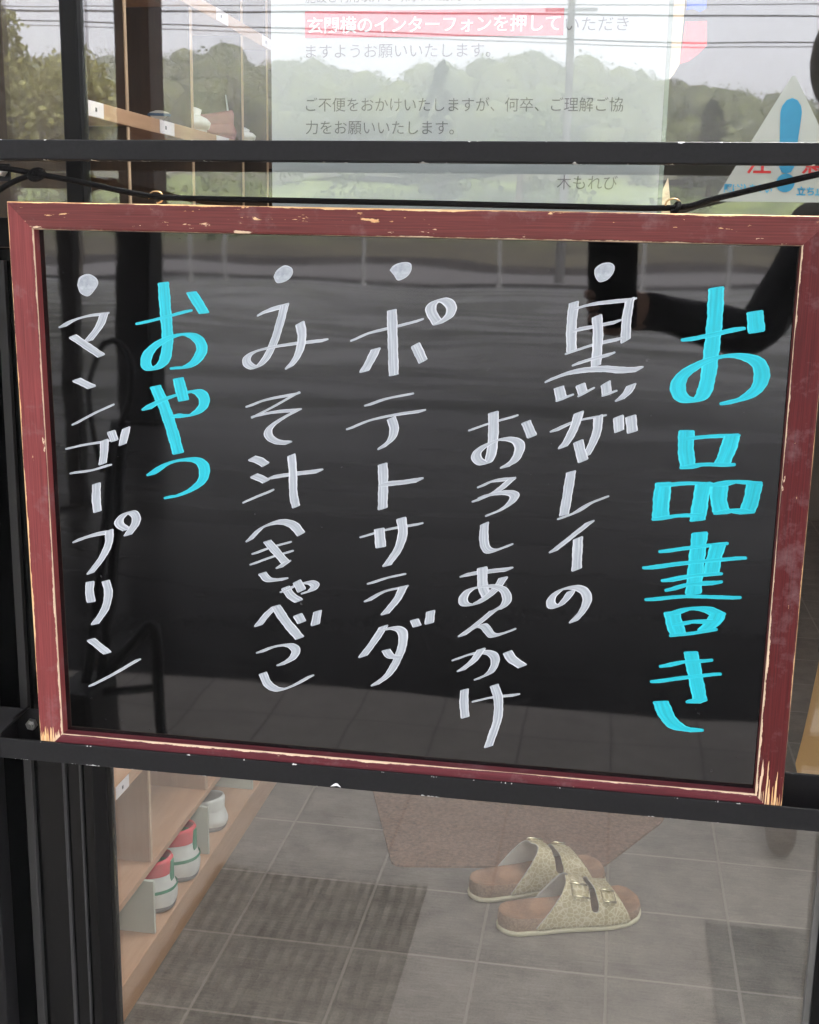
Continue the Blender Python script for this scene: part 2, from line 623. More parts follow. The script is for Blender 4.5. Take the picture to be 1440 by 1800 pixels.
kind(new_obj('road', [(-90, -54, .02), (90, -54, .02), (90, -33.9, .02), (-90, -33.9, .02)], [(0, 1, 2, 3)],
             simple('pale_road', (.20, .19, .185), .8, 0, .25, .8)), 'structure')
kind(MB().box((-90, -54.8, -.03), (90, -54, .35), .03).build('low_bank_edging', simple('dark_edging', (.05, .04, .035), .9, 0, .4, 2)), 'structure')


def ridge(x):
    xs = [-110, -72.9, -61.5, -52.5, -48.7, -44.9, -39.9, -31.6, -20.6, -12.4, -3.1, 4.9, 12.2, 20.6, 60]
    zs = [21.0, 22.6, 22.4, 21.8, 23.2, 24.0, 23.4, 22.0, 21.0, 22.4, 21.4, 19.2, 18.2, 16.4, 15]
    return float(np.interp(x, xs, zs))


t = NT('bank_grass')
ob = t.coord()
gn = t.noise(t.coord('Object', (.5, 1, 1)), .8, 5, .65)
green = t.ramp(gn, [(.35, (.060, .090, .018)), (.65, (.160, .200, .045))])
dry = t.ramp(t.noise(t.coord('Object', (.3, 1, 6)), 1.2, 5, .6), [(.35, (.055, .045, .026)), (.65, (.15, .13, .075))])
hz_ = t.math('ADD', t.sep(ob)[2], t.math('MULTIPLY', t.math('SUBTRACT', gn, .5), 1.6))
t.set(t.mix(t.remap(hz_, .9, 2.0), dry, green), .9)
M['grass'] = t.m
nx = 60
V, F = [], []
for j in range(9):
    y = -54.8 - 20.2 * j / 8
    for i in range(nx + 1):
        x = -95 + 170 * i / nx
        V.append((x, y, .25 + 4.6 * (j / 8) ** 1.2 + .25 * math.sin(x * .7 + j) * (j > 0)))
for j in range(8):
    for i in range(nx):
        a = j * (nx + 1) + i
        F.append((a, a + nx + 1, a + nx + 2, a + 1))
kind(new_obj('grass_bank', V, F, M['grass'], smooth=True), 'structure')
M['hill'] = leaf_mat('hill_floor', (.045, .048, .020), (.085, .085, .034), .12)
V, F = [], []
for j in range(13):
    s = j / 12
    y = -74 - 66 * min(s, .9) / .9 - (60 if j == 12 else 0)
    for i in range(nx + 1):
        x = -130 + 220 * i / nx
        z = 4.6 + (ridge(x) - 5.2 - 4.6) * min(s, .9) / .9
        if j == 12:
            z -= 14
        V.append((x, y, z + .5 * math.sin(x * .31 + j * 1.7)))
for j in range(12):
    for i in range(nx):
        a = j * (nx + 1) + i
        F.append((a, a + nx + 1, a + nx + 2, a + 1))
kind(new_obj('hill', V, F, M['hill'], smooth=True), 'structure')


def leaf_cards(cx, cy, cz, rx, rz, n, size, up=.3, shell=.55):
    """n leaf-sized quads through an uneven crown volume"""
    d = rng.normal(size=(n, 3))
    d /= np.linalg.norm(d, axis=1)[:, None]
    lob = 1 + .16 * np.sin(d[:, 0] * 4.1 + cx) * np.cos(d[:, 1] * 3.7 + cy) + .12 * np.sin(d[:, 2] * 5.3 + cx * 2)
    r = (shell + (1 - shell) * rng.random(n)) * lob
    p = np.stack([cx + d[:, 0] * r * rx, cy + d[:, 1] * r * rx, cz + d[:, 2] * r * rz], 1)
    a = rng.normal(size=(n, 3))
    a /= np.linalg.norm(a, axis=1)[:, None]
    b = np.cross(a, rng.normal(size=(n, 3)))
    b /= np.linalg.norm(b, axis=1)[:, None]
    s = size * (.6 + .8 * rng.random(n))[:, None]
    return np.stack([p - a * s, p + b * s * .6, p + a * s, p - b * s * .6], 1)


def cards_obj(name, quads, mat, parent=None):
    v = quads.reshape(-1, 3)
    n = len(quads)
    me = bpy.data.meshes.new(name)
    me.vertices.add(len(v))
    me.vertices.foreach_set('co', v.astype(np.float32).ravel())
    me.loops.add(n * 4)
    me.loops.foreach_set('vertex_index', np.arange(n * 4, dtype=np.int32))
    me.polygons.add(n)
    me.polygons.foreach_set('loop_start', np.arange(0, n * 4, 4, dtype=np.int32))
    me.update(calc_edges=True)
    me.materials.append(mat)
    o = bpy.data.objects.new(name, me)
    COL.objects.link(o)
    if parent:
        o.parent = parent
    return o


M['wood_leaf'] = leaf_mat('hill_wood_leaves', (.032, .052, .010), (.165, .180, .045), .42, .35)
M['bush_leaf'] = leaf_mat('bank_bush_leaves', (.050, .075, .018), (.16, .20, .045), .25, .4)
_bm = bmesh.new()
bmesh.ops.create_icosphere(_bm, subdivisions=2, radius=1)
_bm.verts.index_update()
ICO_V = np.array([v.co[:] for v in _bm.verts])
ICO_F = [[v.index for v in f.verts] for f in _bm.faces]
_bm.free()


def crown_core(cx, cy, cz, rx, rz):
    v = ICO_V.copy()
    w_ = 1 + .16 * np.sin(v[:, 0] * 5 + cx) * np.cos(v[:, 1] * 4 + cy) + .12 * np.sin(v[:, 2] * 7 + cx) + rng.normal(size=len(v)) * .05
    v *= w_[:, None]
    return [(cx + p[0] * rx, cy + p[1] * rx, cz + p[2] * rz) for p in v]


Q, core = [], MB()
for k in range(950):
    s = rng.random() ** .7
    x = -120 + 195 * rng.random()
    y = -76 - 62 * s
    z = 4.6 + (ridge(x) - 5.2 - 4.6) * s
    r = 1.2 + 1.7 * rng.random()
    rz = r * (.85 + .3 * rng.random())
    core.add(crown_core(x, y, z + r * .9 - .2, r * .86, rz * .86), ICO_F)
    Q.append(leaf_cards(x, y, z + r * .9 - .2, r, rz, 260, .17, shell=.80))
wo_ = cards_obj('wooded_hillside', np.concatenate(Q), M['wood_leaf'])
_c = core.build('wooded_hillside_core', M['wood_leaf'], None, True)
_bm = bmesh.new()
_bm.from_mesh(wo_.data)
_bm.from_mesh(_c.data)
_bm.to_mesh(wo_.data)
_bm.free()
bpy.data.objects.remove(_c)
kind(wo_, 'stuff')
Q = []
for k in range(70):
    x = -70 + 110 * rng.random()
    y = -60 - 14 * rng.random()
    r = .6 + 1.1 * rng.random()
    z = .25 + 4.6 * ((-54.8 - y) / 20.2) ** 1.2
    Q.append(leaf_cards(x, y, z + r * .5, r * 1.3, r, 130, .22))
kind(cards_obj('undergrowth', np.concatenate(Q), M['bush_leaf']), 'stuff')


def tree(name, x, y, z0, h, r, label, cat, mat, n=900, cone=False, group=None, size=.3):
    root = empty(name, (x, y, z0))
    tag(root, label, cat, group)
    tr = MB().tube([(0, 0, 0), (.1, .05, h * .4), (0, 0, h * .9)], [r * .09, r * .06, r * .02], 8)
    for k in range(5):
        a = k * 2.4
        tr.tube([(0, 0, h * (.3 + .1 * k)), (math.cos(a) * r * .5, math.sin(a) * r * .5, h * (.45 + .1 * k))], [r * .03, r * .01], 6)
    tr.build('trunk', M['bark'], root)
    Q = []
    if cone:
        for k in range(70):
            f_ = k / 70 * .97
            a = rng.random() * 6.3
            rr_ = r * (1 - f_ * .9) * (.35 + .6 * rng.random())
            Q.append(leaf_cards(math.cos(a) * rr_, math.sin(a) * rr_, h * (.14 + .84 * f_) - rr_ * .18, r * .30 * (1.03 - f_), h * .035, n // 70, size, shell=.2))
    else:
        for k in range(7):
            a = rng.random() * 6.3
            Q.append(leaf_cards(math.cos(a) * r * .45, math.sin(a) * r * .45, h * (.45 + .42 * rng.random()), r * .62, h * .2, n // 7, size, shell=.3))
    cards_obj('crown', np.concatenate(Q), mat, root)
    return root


M['bark'] = simple('bark', (.09, .07, .05), .9, 0, .3, 6, .5, 20)
M['bamboo_leaf'] = leaf_mat('bamboo_leaves', (.20, .20, .055), (.36, .345, .13), .6, .5)
M['conifer_leaf'] = leaf_mat('conifer_needles', (.030, .042, .018), (.065, .082, .032), .8, .3)
for k, (x, y, h) in enumerate([(-15.3, -29.5, 6.6), (-16.6, -30.5, 7.3), (-18.3, -30.0, 7.4), (-14.4, -31.5, 6.0), (-20.5, -31.5, 7.6), (-15.6, -27.6, 5.4)]):
    lb = ["bamboo clump with its tip drooping towards the yard", "tall bamboo clump in the middle of the grove", "dense bamboo clump behind the grove's middle",
          "shortest bamboo clump at the grove's open end", "tallest bamboo clump at the grove's far end", "low leafy bamboo clump in front of the grove"][k]
    tree('bamboo_clump', x, y, -.03, h, 1.5, lb, 'bamboo', M['bamboo_leaf'], 5200, False, 'bamboo grove beside the yard', .12)
tree('conifer_tree', -10.0, -70, 3.5, 7.9, 2.2, 'pointed dark conifer standing alone before the wooded hill', 'tree', M['conifer_leaf'], 9000, True, None, .12)
tree('conifer_tree', 5.2, -72, 3.8, 5.6, 1.9, 'smaller dark conifer on the bank near its lower end', 'tree', M['conifer_leaf'], 7000, True, None, .12)
tree('broadleaf_tree', -5.2, -68, 3.2, 5.2, 2.4, 'rounded leafy tree on the grass bank', 'tree', M['bush_leaf'], 5000, False, None, .14)

postmat = simple('white_post_paint', (.42, .42, .40), .6, 0, .1, 8)
for k, (x, y) in enumerate([(-10.66, -30.2), (-9.89, -30.81), (-6.53, -32.9), (-2.79, -33.2), (1.09, -33.2), (3.31, -33.0)]):
    p = MB().tube([(0, 0, -.01), (0, 0, 1.40), (0, 0, 1.47)], [.045, .045, .038], 12).tube([(0, 0, -.01), (0, 0, .06)], .09, 12).build('guard_post', postmat)
    p.location = (x, y, -.02)
    tag(p, 'slim white guard post at the far side of the asphalt yard', 'post', 'white guard posts along the yard')

# utility pole and wires
up = empty('utility_pole', (-1.41, -39.3, .02))
tag(up, 'grey concrete utility pole across the yard carrying the wires', 'pole')
conc = simple('pole_concrete', (.13, .125, .12), .85, 0, .1, 6)
MB().tube([(0, 0, -.03), (0, 0, 10.5)], [.15, .10], 14).build('pole_shaft', conc, up)
galv = simple('galvanised', (.25, .25, .25), .5, .6)
MB().box((-.8, -.05, 8.15), (.8, .05, 8.25)).build('crossarm', galv, up)
MB().box((-.7, -.05, 9.3), (.7, .05, 9.4)).build('crossarm', galv, up)
wirem = simple('wire_black', (.02, .02, .022), .7)
for k, (za, zb, y) in enumerate([(8.63, 8.34, -39.6), (8.54, 8.04, -39.9), (8.42, 7.90, -39.0), (8.15, 7.10, -39.2), (8.05, 7.02, -39.5)]):
    pts = []
    for i in range(25):
        s = i / 24
        x = -60 + 100 * s
        zz = za + (zb - za) * ((x + 20.25) / 26.2)
        if k >= 3:
            zz = float(np.interp(x, [-60, -20.3, -10.9, 1.5, 6, 40], [za + .8, za, za - .37, zb + .1, zb + .09, zb + .5]))
        pts.append((x, y, zz))
    w = MB().tube(pts, .016 if k not in (1, 3) else .024, 6).build('overhead_wire', wirem, None, True)
    tag(w, ['highest thin wire of the overhead lines', 'thick wire just under the highest overhead line', 'thin wire in the middle of the overhead lines',
            'thick sloping cable low in the overhead lines', 'lowest thin sloping overhead wire'][k], 'wire', 'overhead wires across the yard')

# canopy over the forecourt, leaving a gap for sky light before the eave of the building
can = empty('forecourt_canopy', (-.5, -4.35, 3.05))
tag(can, 'flat canopy roof over the forecourt on dark posts', 'canopy')
MB().box((-7.0, -2.3, 0.0), (8.0, 1.35, .16), .01).build('roof_slab', wood('dark_soffit', (.045, .03, .02), (.085, .06, .04), 'x'), can)
MB().box((-7.06, -2.36, -.05), (8.06, -2.303, .20), .004).build('fascia', M['alu'], can)
darkpaint = simple('dark_brown_paint', (.007, .0055, .005), .5, 0, .2, 10, spec=.2)
pl = empty('canopy_pillar', (-2.43, -6.25, -.02))
tag(pl, 'thick square dark pillar under the far edge of the canopy', 'pillar')
MB().box((-.11, -.11, 0), (.11, .11, 3.06), .006).build('shaft', darkpaint, pl)
MB().box((-.15, -.15, 0), (.15, .15, .03), .004).build('base_plate', darkpaint, pl)
pl = empty('canopy_post', (-1.76, -3.85, -.02))
tag(pl, 'slender dark post of the canopy, nearer than the pillar', 'post')
MB().box((-.033, -.033, 0), (.033, .033, 3.06), .004).build('shaft', darkpaint, pl)
MB().box((-.06, -.06, 0), (.06, .06, .012), .002).build('base_plate', darkpaint, pl)

# ------------------------------------------------------------------ facade, entrance hall
bd = empty('storefront_building', (0, .14, 0))
tag(bd, 'grey rendered shop front around the black glazed entrance', 'building')
w = MB()
w.box((-5, -.06, 0), (-1.05, .06, 2.95)).box((1.45, -.06, 0), (6, .06, 2.95)).box((-1.05, -.06, 2.12), (1.45, .06, 2.95))
w.build('wall', M['wall_out'], bd)
MB().box((-5, -1.05, 2.62), (6, -.061, 2.80), .01).build('added_eave', M['ceiling'], bd)  # unseen overhang added to limit overhead sky light on the board
kind(MB().box((-1.05, .051, -.06), (2.3, 4.3, 0)).build('entrance_hall_floor', M['in_floor']), 'structure')
iw = empty('hall_walls', (.6, 2.2, 0))
tag(iw, 'plain plaster walls of the entrance hall behind the glass', 'wall')
reparent(MB().box((-.62, .21, 0), (-.56, 4.3, 2.5)).build('side_wall', M['wall_in']), iw)
reparent(MB().box((2.2, .21, 0), (2.26, 4.3, 2.5)).build('side_wall', M['wall_in']), iw)
reparent(MB().box((-.56, 4.24, 0), (2.2, 4.3, 2.5)).build('back_wall', M['wall_in']), iw)
c_ = MB().box((-.62, .21, 2.5), (.2, 4.3, 2.58)).box((1.8, .21, 2.5), (2.26, 4.3, 2.58)).box((.2, .21, 2.5), (1.8, .5, 2.58)).box((.2, 1.55, 2.5), (1.8, 4.3, 2.58))  # opening in the ceiling added to brighten the hall floor
tag(c_.build('hall_ceiling', M['ceiling']), 'white hall ceiling with an opening added to let sky light in', 'ceiling')

# ------------------------------------------------------------------ glazed door
dr = empty('sliding_door', (.34, .07, 0))
tag(dr, 'black framed sliding glass door behind the menu board', 'door')


def D(o):
    return reparent(o, dr)


D(MB().box((.0185, .061, .02), (.0330, .078, 2.03), .0015).build('stile', M['alu']))
D(MB().box((.6470, .055, .02), (.70, .085, 2.03), .0015).build('stile', M['alu']))
D(MB().box((.0332, .055, .02), (.6469, .085, .13), .0015).build('bottom_rail', M['alu']))
D(MB().box((.0332, .055, 1.95), (.6469, .085, 2.03), .0015).build('top_rail', M['alu']))
D(MB().box((.6420, .0585, .132), (.6468, .0665, 1.948)).build('glazing_bead', M['bead']))
D(MB().box((.0333, .068, .132), (.6468, .0725, 1.948)).build('glass_pane', M['glass']))

fx = empty('side_light', (-.4, .06, 0))
tag(fx, 'fixed glazed side panel left of the door, its lower glass replaced by an added dark sheet', 'window')


def X(o):
    return reparent(o, fx)


X(MB().box((-1.04, .075, 1.115), (.018, .0795, 2.02)).build('glass_pane', M['glass']))
X(MB().box((-1.04, .070, .03), (.018, .082, 1.09), .001).build('dark_infill', M['infill']))  # added black sheet standing in for the pane's dark reflection and interior
X(MB().box((-1.04, .067, 1.0905), (.018, .084, 1.1145), .0015).build('middle_rail', M['alu']))
X(MB().box((-.012, .0668, .04), (-.009, .0698, 1.08)).build('panel_groove', M['gasket']))
X(MB().box((.004, .0668, .04), (.006, .0698, 1.08)).build('panel_groove', M['gasket']))
X(MB().box((-.0475, .0640, .04), (-.0400, .0698, 1.08), .0006).build('panel_bead', simple('dull_grey_bead', (.022, .022, .021), .6)))
X(MB().box((-1.049, .055, 0), (-1.041, .2, 2.11)).box((-1.041, .056, 2.035), (1.449, .19, 2.11)).box((1.43, .055, 0), (1.449, .2, 2.034)).box((-1.041, .056, 0.001), (1.43, .2, .018)).build('door_frame', M['alu']))
X(MB().box((.702, .072, .132), (1.43, .0765, 2.03)).build('glass_pane', M['glass']))

# ------------------------------------------------------------------ notice sheet, sticker, cards behind the glass
def text_mesh(body, x, z, y, width=None, size=.0105, mat=None, parent=None, name='printed_line', bold=0.):
    cu = bpy.data.curves.new(name, 'FONT')
    cu.body = body
    cu.size = size
    cu.offset = bold - .00004
    tmp = bpy.data.objects.new(name, cu)
    COL.objects.link(tmp)
    dg = bpy.context.evaluated_depsgraph_get()
    me = bpy.data.meshes.new_from_object(tmp.evaluated_get(dg))
    bpy.data.objects.remove(tmp)
    xs = [v.co.x for v in me.vertices]
    x0, x1 = min(xs), max(xs)
    k = (width / (x1 - x0)) if width else 1.0
    for v in me.vertices:
        v.co = Vector((x + (v.co.x - x0) * k, y, z + v.co.y))
    me.materials.clear()
    me.materials.append(mat)
    o = bpy.data.objects.new(name, me)
    COL.objects.link(o)
    if parent:
        reparent(o, parent)
    return o


nt = empty('notice_sheet', (.335, .0765, 1.13))
tag(nt, 'white printed notice sheet taped inside the door glass', 'notice')
reparent(MB().box((.1845, .0765, 1.085), (.4835, .0771, 1.505)).build('paper_sheet', M['paper']), nt)
# clear sleeve edge beside the sheet
reparent(MB().box((.4837, .0763, 1.085), (.4868, .0769, 1.505)).build('sleeve_edge', M['sticker']), nt)
TY = .0757
reparent(MB().box((.2115, TY + .0002, 1.2515), (.4078, TY + .0005, 1.2705)).build('red_highlight', M['pink']), nt)
text_mesh('玄関横のインターフォンを押して', .2135, 1.2556, TY, .192, .0125, M['paperwhite'], nt, 'highlighted_line', .0002)
text_mesh('いただき', .4092, 1.2550, TY, .046, .0112, M['ink'], nt)
text_mesh('ますようお願いいたします。', .2122, 1.2375, TY, .142, .0112, M['ink'], nt)
text_mesh('ご不便をおかけいたしますが、何卒、ご理解ご協', .2122, 1.1985, TY, .242, .0112, M['ink'], nt)
text_mesh('力をお願いいたします。', .2120, 1.1817, TY, .116, .0112, M['ink'], nt)
text_mesh('木もれび', .4078, 1.1422, TY, .0452, .0115, M['ink'], nt)
text_mesh('施設ご利用以外の時間帯に訪問の際は', .2118, 1.2772, TY, .145, .0105, M['ink'], nt)

st = empty('warning_sticker', (.575, .0665, 1.13))
tag(st, 'white triangular warning sticker with a blue exclamation mark', 'sticker')


def rounded(poly, r, n=5):
    out = []
    m = len(poly)
    for i in range(m):
        p, a, b = Vector(poly[i]), Vector(poly[i - 1]), Vector(poly[(i + 1) % m])
        da, db = (a - p).normalized(), (b - p).normalized()
        s0, s1 = p + da * r, p + db * r
        for k in range(n + 1):
            t_ = k / n
            out.append(tuple(s0 * (1 - t_) ** 2 + p * 2 * t_ * (1 - t_) + s1 * t_ ** 2))
    return out


reparent(MB().prism(rounded([(.5240, 1.1335), (.6236, 1.1335), (.5738, 1.2235)], .005), .0668, .0672).build('sticker_film', M['sticker_clear']), st)
reparent(MB().prism([(.5663, 1.196), (.5672, 1.2005), (.5700, 1.2045), (.5738, 1.206), (.5776, 1.2045), (.5804, 1.2005), (.5813, 1.196), (.5790, 1.158), (.5770, 1.1545), (.5738, 1.1535), (.5706, 1.1545), (.5686, 1.158)][::-1], .0662, .0666).build('exclamation_bar', M['blue']), st)
reparent(MB().prism([(.5738 + .0066 * math.cos(k * math.pi / 12), 1.1470 + .0066 * math.sin(k * math.pi / 12)) for k in range(24)], .0662, .0666).build('exclamation_dot', M['blue']), st)
text_mesh('駆け込まない', .5303, 1.1402, .0664, .0345, .0068, M['blue'], st, 'sticker_lettering', .00028)
text_mesh('立ち止まる', .5822, 1.1388, .0664, .032, .0066, M['blue'], st, 'sticker_lettering', .00028)
text_mesh('注', .5455, 1.1548, .0664, .0175, .0165, M['stickerred'], st, 'red_character', .0003)
text_mesh('意', .5845, 1.1548, .0664, .0175, .0165, M['stickerred'], st, 'red_character', .0003)

cd = empty('hanging_card', (.495, .085, 1.22))
tag(cd, 'beige card with red and blue patches hanging behind the notice', 'card')
reparent(MB().prism([(.4845, 1.36), (.4960, 1.36), (.4947, 1.262), (.4937, 1.232), (.4901, 1.225), (.4851, 1.219)][::-1], .0850, .0856).build('card_strip', M['beige']), cd)
reparent(MB().prism([(.4961, 1.2615), (.5114, 1.2617), (.5126, 1.2448), (.5060, 1.2385), (.5000, 1.2340), (.4938, 1.2322)][::-1], .0850, .0856).build('red_patch', M['red']), cd)
reparent(MB().prism([(.4962, 1.36), (.5108, 1.36), (.5104, 1.2703), (.5060, 1.2680), (.5010, 1.2702), (.4963, 1.2693)][::-1], .0850, .0856).build('blue_patch', M['cobalt']), cd)
tri = MB().prism([(.4845, 1.100), (.4850, 1.1373), (.4905, 1.1511), (.4934, 1.132), (.4934, 1.10)][::-1], .0850, .0856).build('folded_card', M['beige'])
tag(tri, 'small pointed beige card corner just above the board', 'card')

V, F = [], []
prof = [(.6460, .774), (.6435, .745), (.6405, .709), (.6380, .683), (.6345, .657), (.640, .636), (.649, .60)]
for i, (xl, z) in enumerate(prof):
    for k in range(9):
        x = xl + (.86 - xl) * k / 8
        V.append((x, .15 + .012 * math.sin(k * 1.7 + i * .3), z))
for i in range(len(prof) - 1):
    for k in range(8):
        F.append((i * 9 + k, i * 9 + k + 1, (i + 1) * 9 + k + 1, (i + 1) * 9 + k))
tc_ = new_obj('door_sheet', V, F, M['tan'], smooth=True)  # folded sheet standing in for wooden furniture inside
sm = tc_.modifiers.new('s', 'SOLIDIFY')
sm.thickness = .002
tag(tc_, 'tan sheet with a curved edge standing in for wood inside by the right stile', 'curtain')

V, F = [], []
for i in range(6):
    for k in range(9):
        V.append((.6555 - .002 * i + (.86 - .6555) * k / 8, .165 + .010 * math.sin(k * 1.9), 1.12 - .36 * i / 5))
for i in range(5):
    for k in range(8):
        F.append((i * 9 + k, i * 9 + k + 1, (i + 1) * 9 + k + 1, (i + 1) * 9 + k))
tc_ = new_obj('door_sheet', V, F, simple('dark_stand_in', (.012, .013, .020), .9, 0, .15, 60, .3, 500), smooth=True)  # added dark sheet where the glass only holds a dark reflection
sm = tc_.modifiers.new('s', 'SOLIDIFY')
sm.thickness = .002
tag(tc_, 'dark sheet added above the tan one, standing in for a dark reflection by the right stile', 'curtain')

# ------------------------------------------------------------------ shoe cabinet in the hall
cb = empty('shoe_cabinet', (-.37, 1.3, 0))
tag(cb, 'open wooden shoe cabinet along the hall wall', 'cabinet')


def CB(o):
    return reparent(o, cb)


Y0, YT, Y1, XB, XF = .44, .60, 2.35, -.55, -.205
CB(MB().box((XB, Y0, 0), (-.186, Y1, .058), .002).build('plinth', M['cab']))
CB(MB().box((XB - .005, Y0, .0585), (XB + .004, Y1, .52)).build('back_panel', M['cab_back']))
CB(MB().box((XB - .005, YT, .5205), (XB + .004, Y1, 1.95)).build('back_panel', M['cab_shade']))
CB(MB().box((XB - .005, YT - .020, .7405), (XF + .001, YT - .0005, 1.95), .001).build('added_end_panel', M['cab_shade']))  # added dark panel so the left pane shows only shade behind it
for z in (.147, .322, .52, .72, .92, 1.08, 1.247, 1.445, 1.64, 1.84):
    th = .020 if z > .2 else .011
    CB(MB().box((XB + .0045, Y0 if z < .73 else YT, z), (XF, Y1, z + th), .001).build('shelf', M['cab']))
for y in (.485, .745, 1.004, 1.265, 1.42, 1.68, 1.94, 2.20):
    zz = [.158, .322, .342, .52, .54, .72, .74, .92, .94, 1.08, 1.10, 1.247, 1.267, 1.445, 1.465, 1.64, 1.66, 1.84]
    for lo, hi, mk in ((0, 4, 'cab_v'), (4, 18, 'cab_shade')):
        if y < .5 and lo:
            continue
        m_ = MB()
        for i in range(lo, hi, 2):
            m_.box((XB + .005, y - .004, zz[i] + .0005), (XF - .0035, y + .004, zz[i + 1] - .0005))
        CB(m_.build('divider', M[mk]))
    m_ = MB()
    for i in range(0, 4 if y < .5 else 18, 2):
        m_.box((XF - .003, y - .004, zz[i] + .0005), (XF - .0015, y + .004, zz[i + 1] - .0005))
    CB(m_.build('divider_edging', M['edging']))
for y in (.455, .710, .962, 1.222, 1.48, 1.74):
    CB(MB().box((XB + .006, y - .003, .0585), (-.190, y + .003, .1465), .0008).build('pale_divider', M['pale']))
for (ya, yb, z) in ((.612, .658, 1.2475), (.856, .914, 1.2475), (1.111, 1.175, 1.2475), (1.37, 1.43, 1.2475), (.616, .662, .3225), (.87, .92, .3225), (1.12, 1.18, 1.4455), (1.38, 1.44, 1.4455)):
    l = CB(MB().box((XF + .0004, ya, z + .0005), (XF + .0012, yb, z + .019)).build('name_sticker', M['label']))
    k_ = MB().box((XF + .0013, ya + .020, z + .007), (XF + .0016, ya + .025, z + .012)).build('ink_mark', M['ink'])
    k_.parent = l

# shoes ---------------------------------------------------------------
def shoe(name, loc, rz, label, cat, upper, sole, collar, inside, stripe=None, L=.165, W=.066, H=.066, group=None, strap=None):
    """slip-on indoor shoe; local +x is the heel end, toe at -x"""
    root = empty(name, loc, rz)
    tag(root, label, cat, group)
    N = 40

    def ring(sc, z, lift=0., toe=0.):
        out = []
        for k in range(N):
            a = 2 * math.pi * k / N
            cx, sy = math.cos(a), math.sin(a)
            x = (abs(cx) ** (.62 if cx > 0 else .95)) * (1 if cx > 0 else -1) * L / 2
            wv = W / 2 * (1.0 if cx < 0 else .90 - .06 * cx)
            y = (abs(sy) ** (.72 if cx > 0 else .9)) * (1 if sy > 0 else -1) * wv
            out.append((x * sc + (L / 2 * (1 - sc) * .55), y * sc, z + lift * max(0, cx) + toe * max(0, -cx)))
        return out

    def loft(rings, nm, mat, close_top=False, close_bot=False):
        V, F = [v for r in rings for v in r], []
        for i in range(len(rings) - 1):
            for k in range(N):
                k2 = (k + 1) % N
                F.append((i * N + k, i * N + k2, (i + 1) * N + k2, (i + 1) * N + k))
        if close_bot:
            F.append(tuple(range(N))[::-1])
        if close_top:
            F.append(tuple((len(rings) - 1) * N + k for k in range(N)))
        return new_obj(nm, V, F, mat, root, True)

    loft([ring(.88, 0), ring(.95, .003), ring(.975, .008), ring(.97, .0095)], 'sole', sole, False, True)
    top = [ring(.965, .0092), ring(1.0, H * .2), ring(1.02, H * .36), ring(.975, H * .48, .001, .0), ring(.90, H * .64, .003, -.004), ring(.865, H - .016, .006, -.010), ring(.88, H - .010, .008, -.010)]
    loft(top, 'upper', upper)
    loft([ring(.885, H - .020, .004, -.010), ring(.915, H - .004, .010, -.012), ring(.85, H, .012, -.012), ring(.82, H - .004, .012, -.012), ring(.82, H - .016, .008, -.01)], 'collar', collar)
    loft([ring(.815, H - .012, .008, -.010), ring(.84, .02), ring(.3, .0165), ring(.02, .0165)], 'lining', inside)
    if stripe:
        loft([ring(1.024, H * .34, .010, -.004), ring(1.028, H * .375, .010, -.004), ring(1.020, H * .41, .010, -.004)], 'stripe', stripe)
    if stripe:
        hx = L / 2 * .93
        MB().box((hx + .001, -.006, H * .62), (hx + .005, .006, H + .006), .0012).build('heel_tab', stripe, root)
        for sg in (-1, 1):
            for dx in (.20, .30):
                MB().tube([(L * dx, sg * W * .485, H * .22), (L * (dx + .03), sg * W * .475, H * .45), (L * (dx + .06), sg * W * .42, H * .66)], .0028, 6).build('side_stripe', stripe, root, True)
    if strap:
        MB().tube([(-L * .05, -W * .34, H * .8), (-L * .08, -W * .2, H * 1.3), (-L * .1, 0, H * 1.55), (-L * .08, W * .2, H * 1.3), (-L * .05, W * .34, H * .8)], .0035, 8).build('strap', strap, root, True)
    return root


mw = simple('white_canvas', (.70, .70, .64), .8, 0, .06, 60, .4, 900)
mg = simple('green_trim', (.04, .25, .13), .7)
mr = simple('red_collar', (.62, .06, .07), .7)
mgi = simple('green_lining', (.10, .26, .07), .9, 0, .5, 120)
msole = simple('grey_sole', (.20, .19, .18), .8)
mblue = simple('blue_canvas', (.055, .13, .24), .8, 0, .1, 80)
mpink = simple('pink_canvas', (.34, .15, .14), .8, 0, .1, 80)
mdark = simple('dark_strap', (.03, .035, .04), .7)
mwsole = simple('white_rubber', (.76, .76, .70), .6)
shoe('indoor_shoe', (-.306, .788, .0585), 0, 'white indoor shoe with red collar nearest to the door', 'shoe', mw, msole, mr, mgi, mg, L=.24, W=.088, H=.077, group='white and green indoor shoes')
shoe('indoor_shoe', (-.302, .889, .0585), -.04, 'white indoor shoe with red collar, farther one of its pair', 'shoe', mw, msole, mr, mgi, mg, L=.24, W=.088, H=.081, group='white and green indoor shoes')
shoe('sneaker', (-.325, 1.065, 1.2675), 2.6, 'blue sneaker on a thick white sole nearest the divider', 'shoe', mw, mwsole, mwsole, mblue, mblue, L=.21, W=.080, H=.062)
shoe('sneaker', (-.330, 1.160, 1.2675), 2.9, 'white-toed sneaker beside the pink shoe', 'shoe', mw, mwsole, mwsole, mblue, None, L=.21, W=.080, H=.058)
shoe('slip_on_shoe', (-.30, 1.222, 1.2675), .35, 'pink slip-on shoe with a looped dark strap', 'shoe', mpink, mpink, mpink, mpink, None, L=.18, W=.060, H=.040, strap=mdark)
shoe('indoor_shoe', (-.285, 1.345, 1.2675), 2.8, 'plain white shoe at the notice end of the upper shelf', 'shoe', mw, mwsole, mw, mw, None, L=.17, W=.07, H=.042)
shoe('indoor_shoe', (-.30, 1.06, .0585), 0, 'plain white indoor shoe in the next lower bay', 'shoe', mw, msole, mw, mw, None, L=.22, W=.080, H=.052)
V, F = [], []
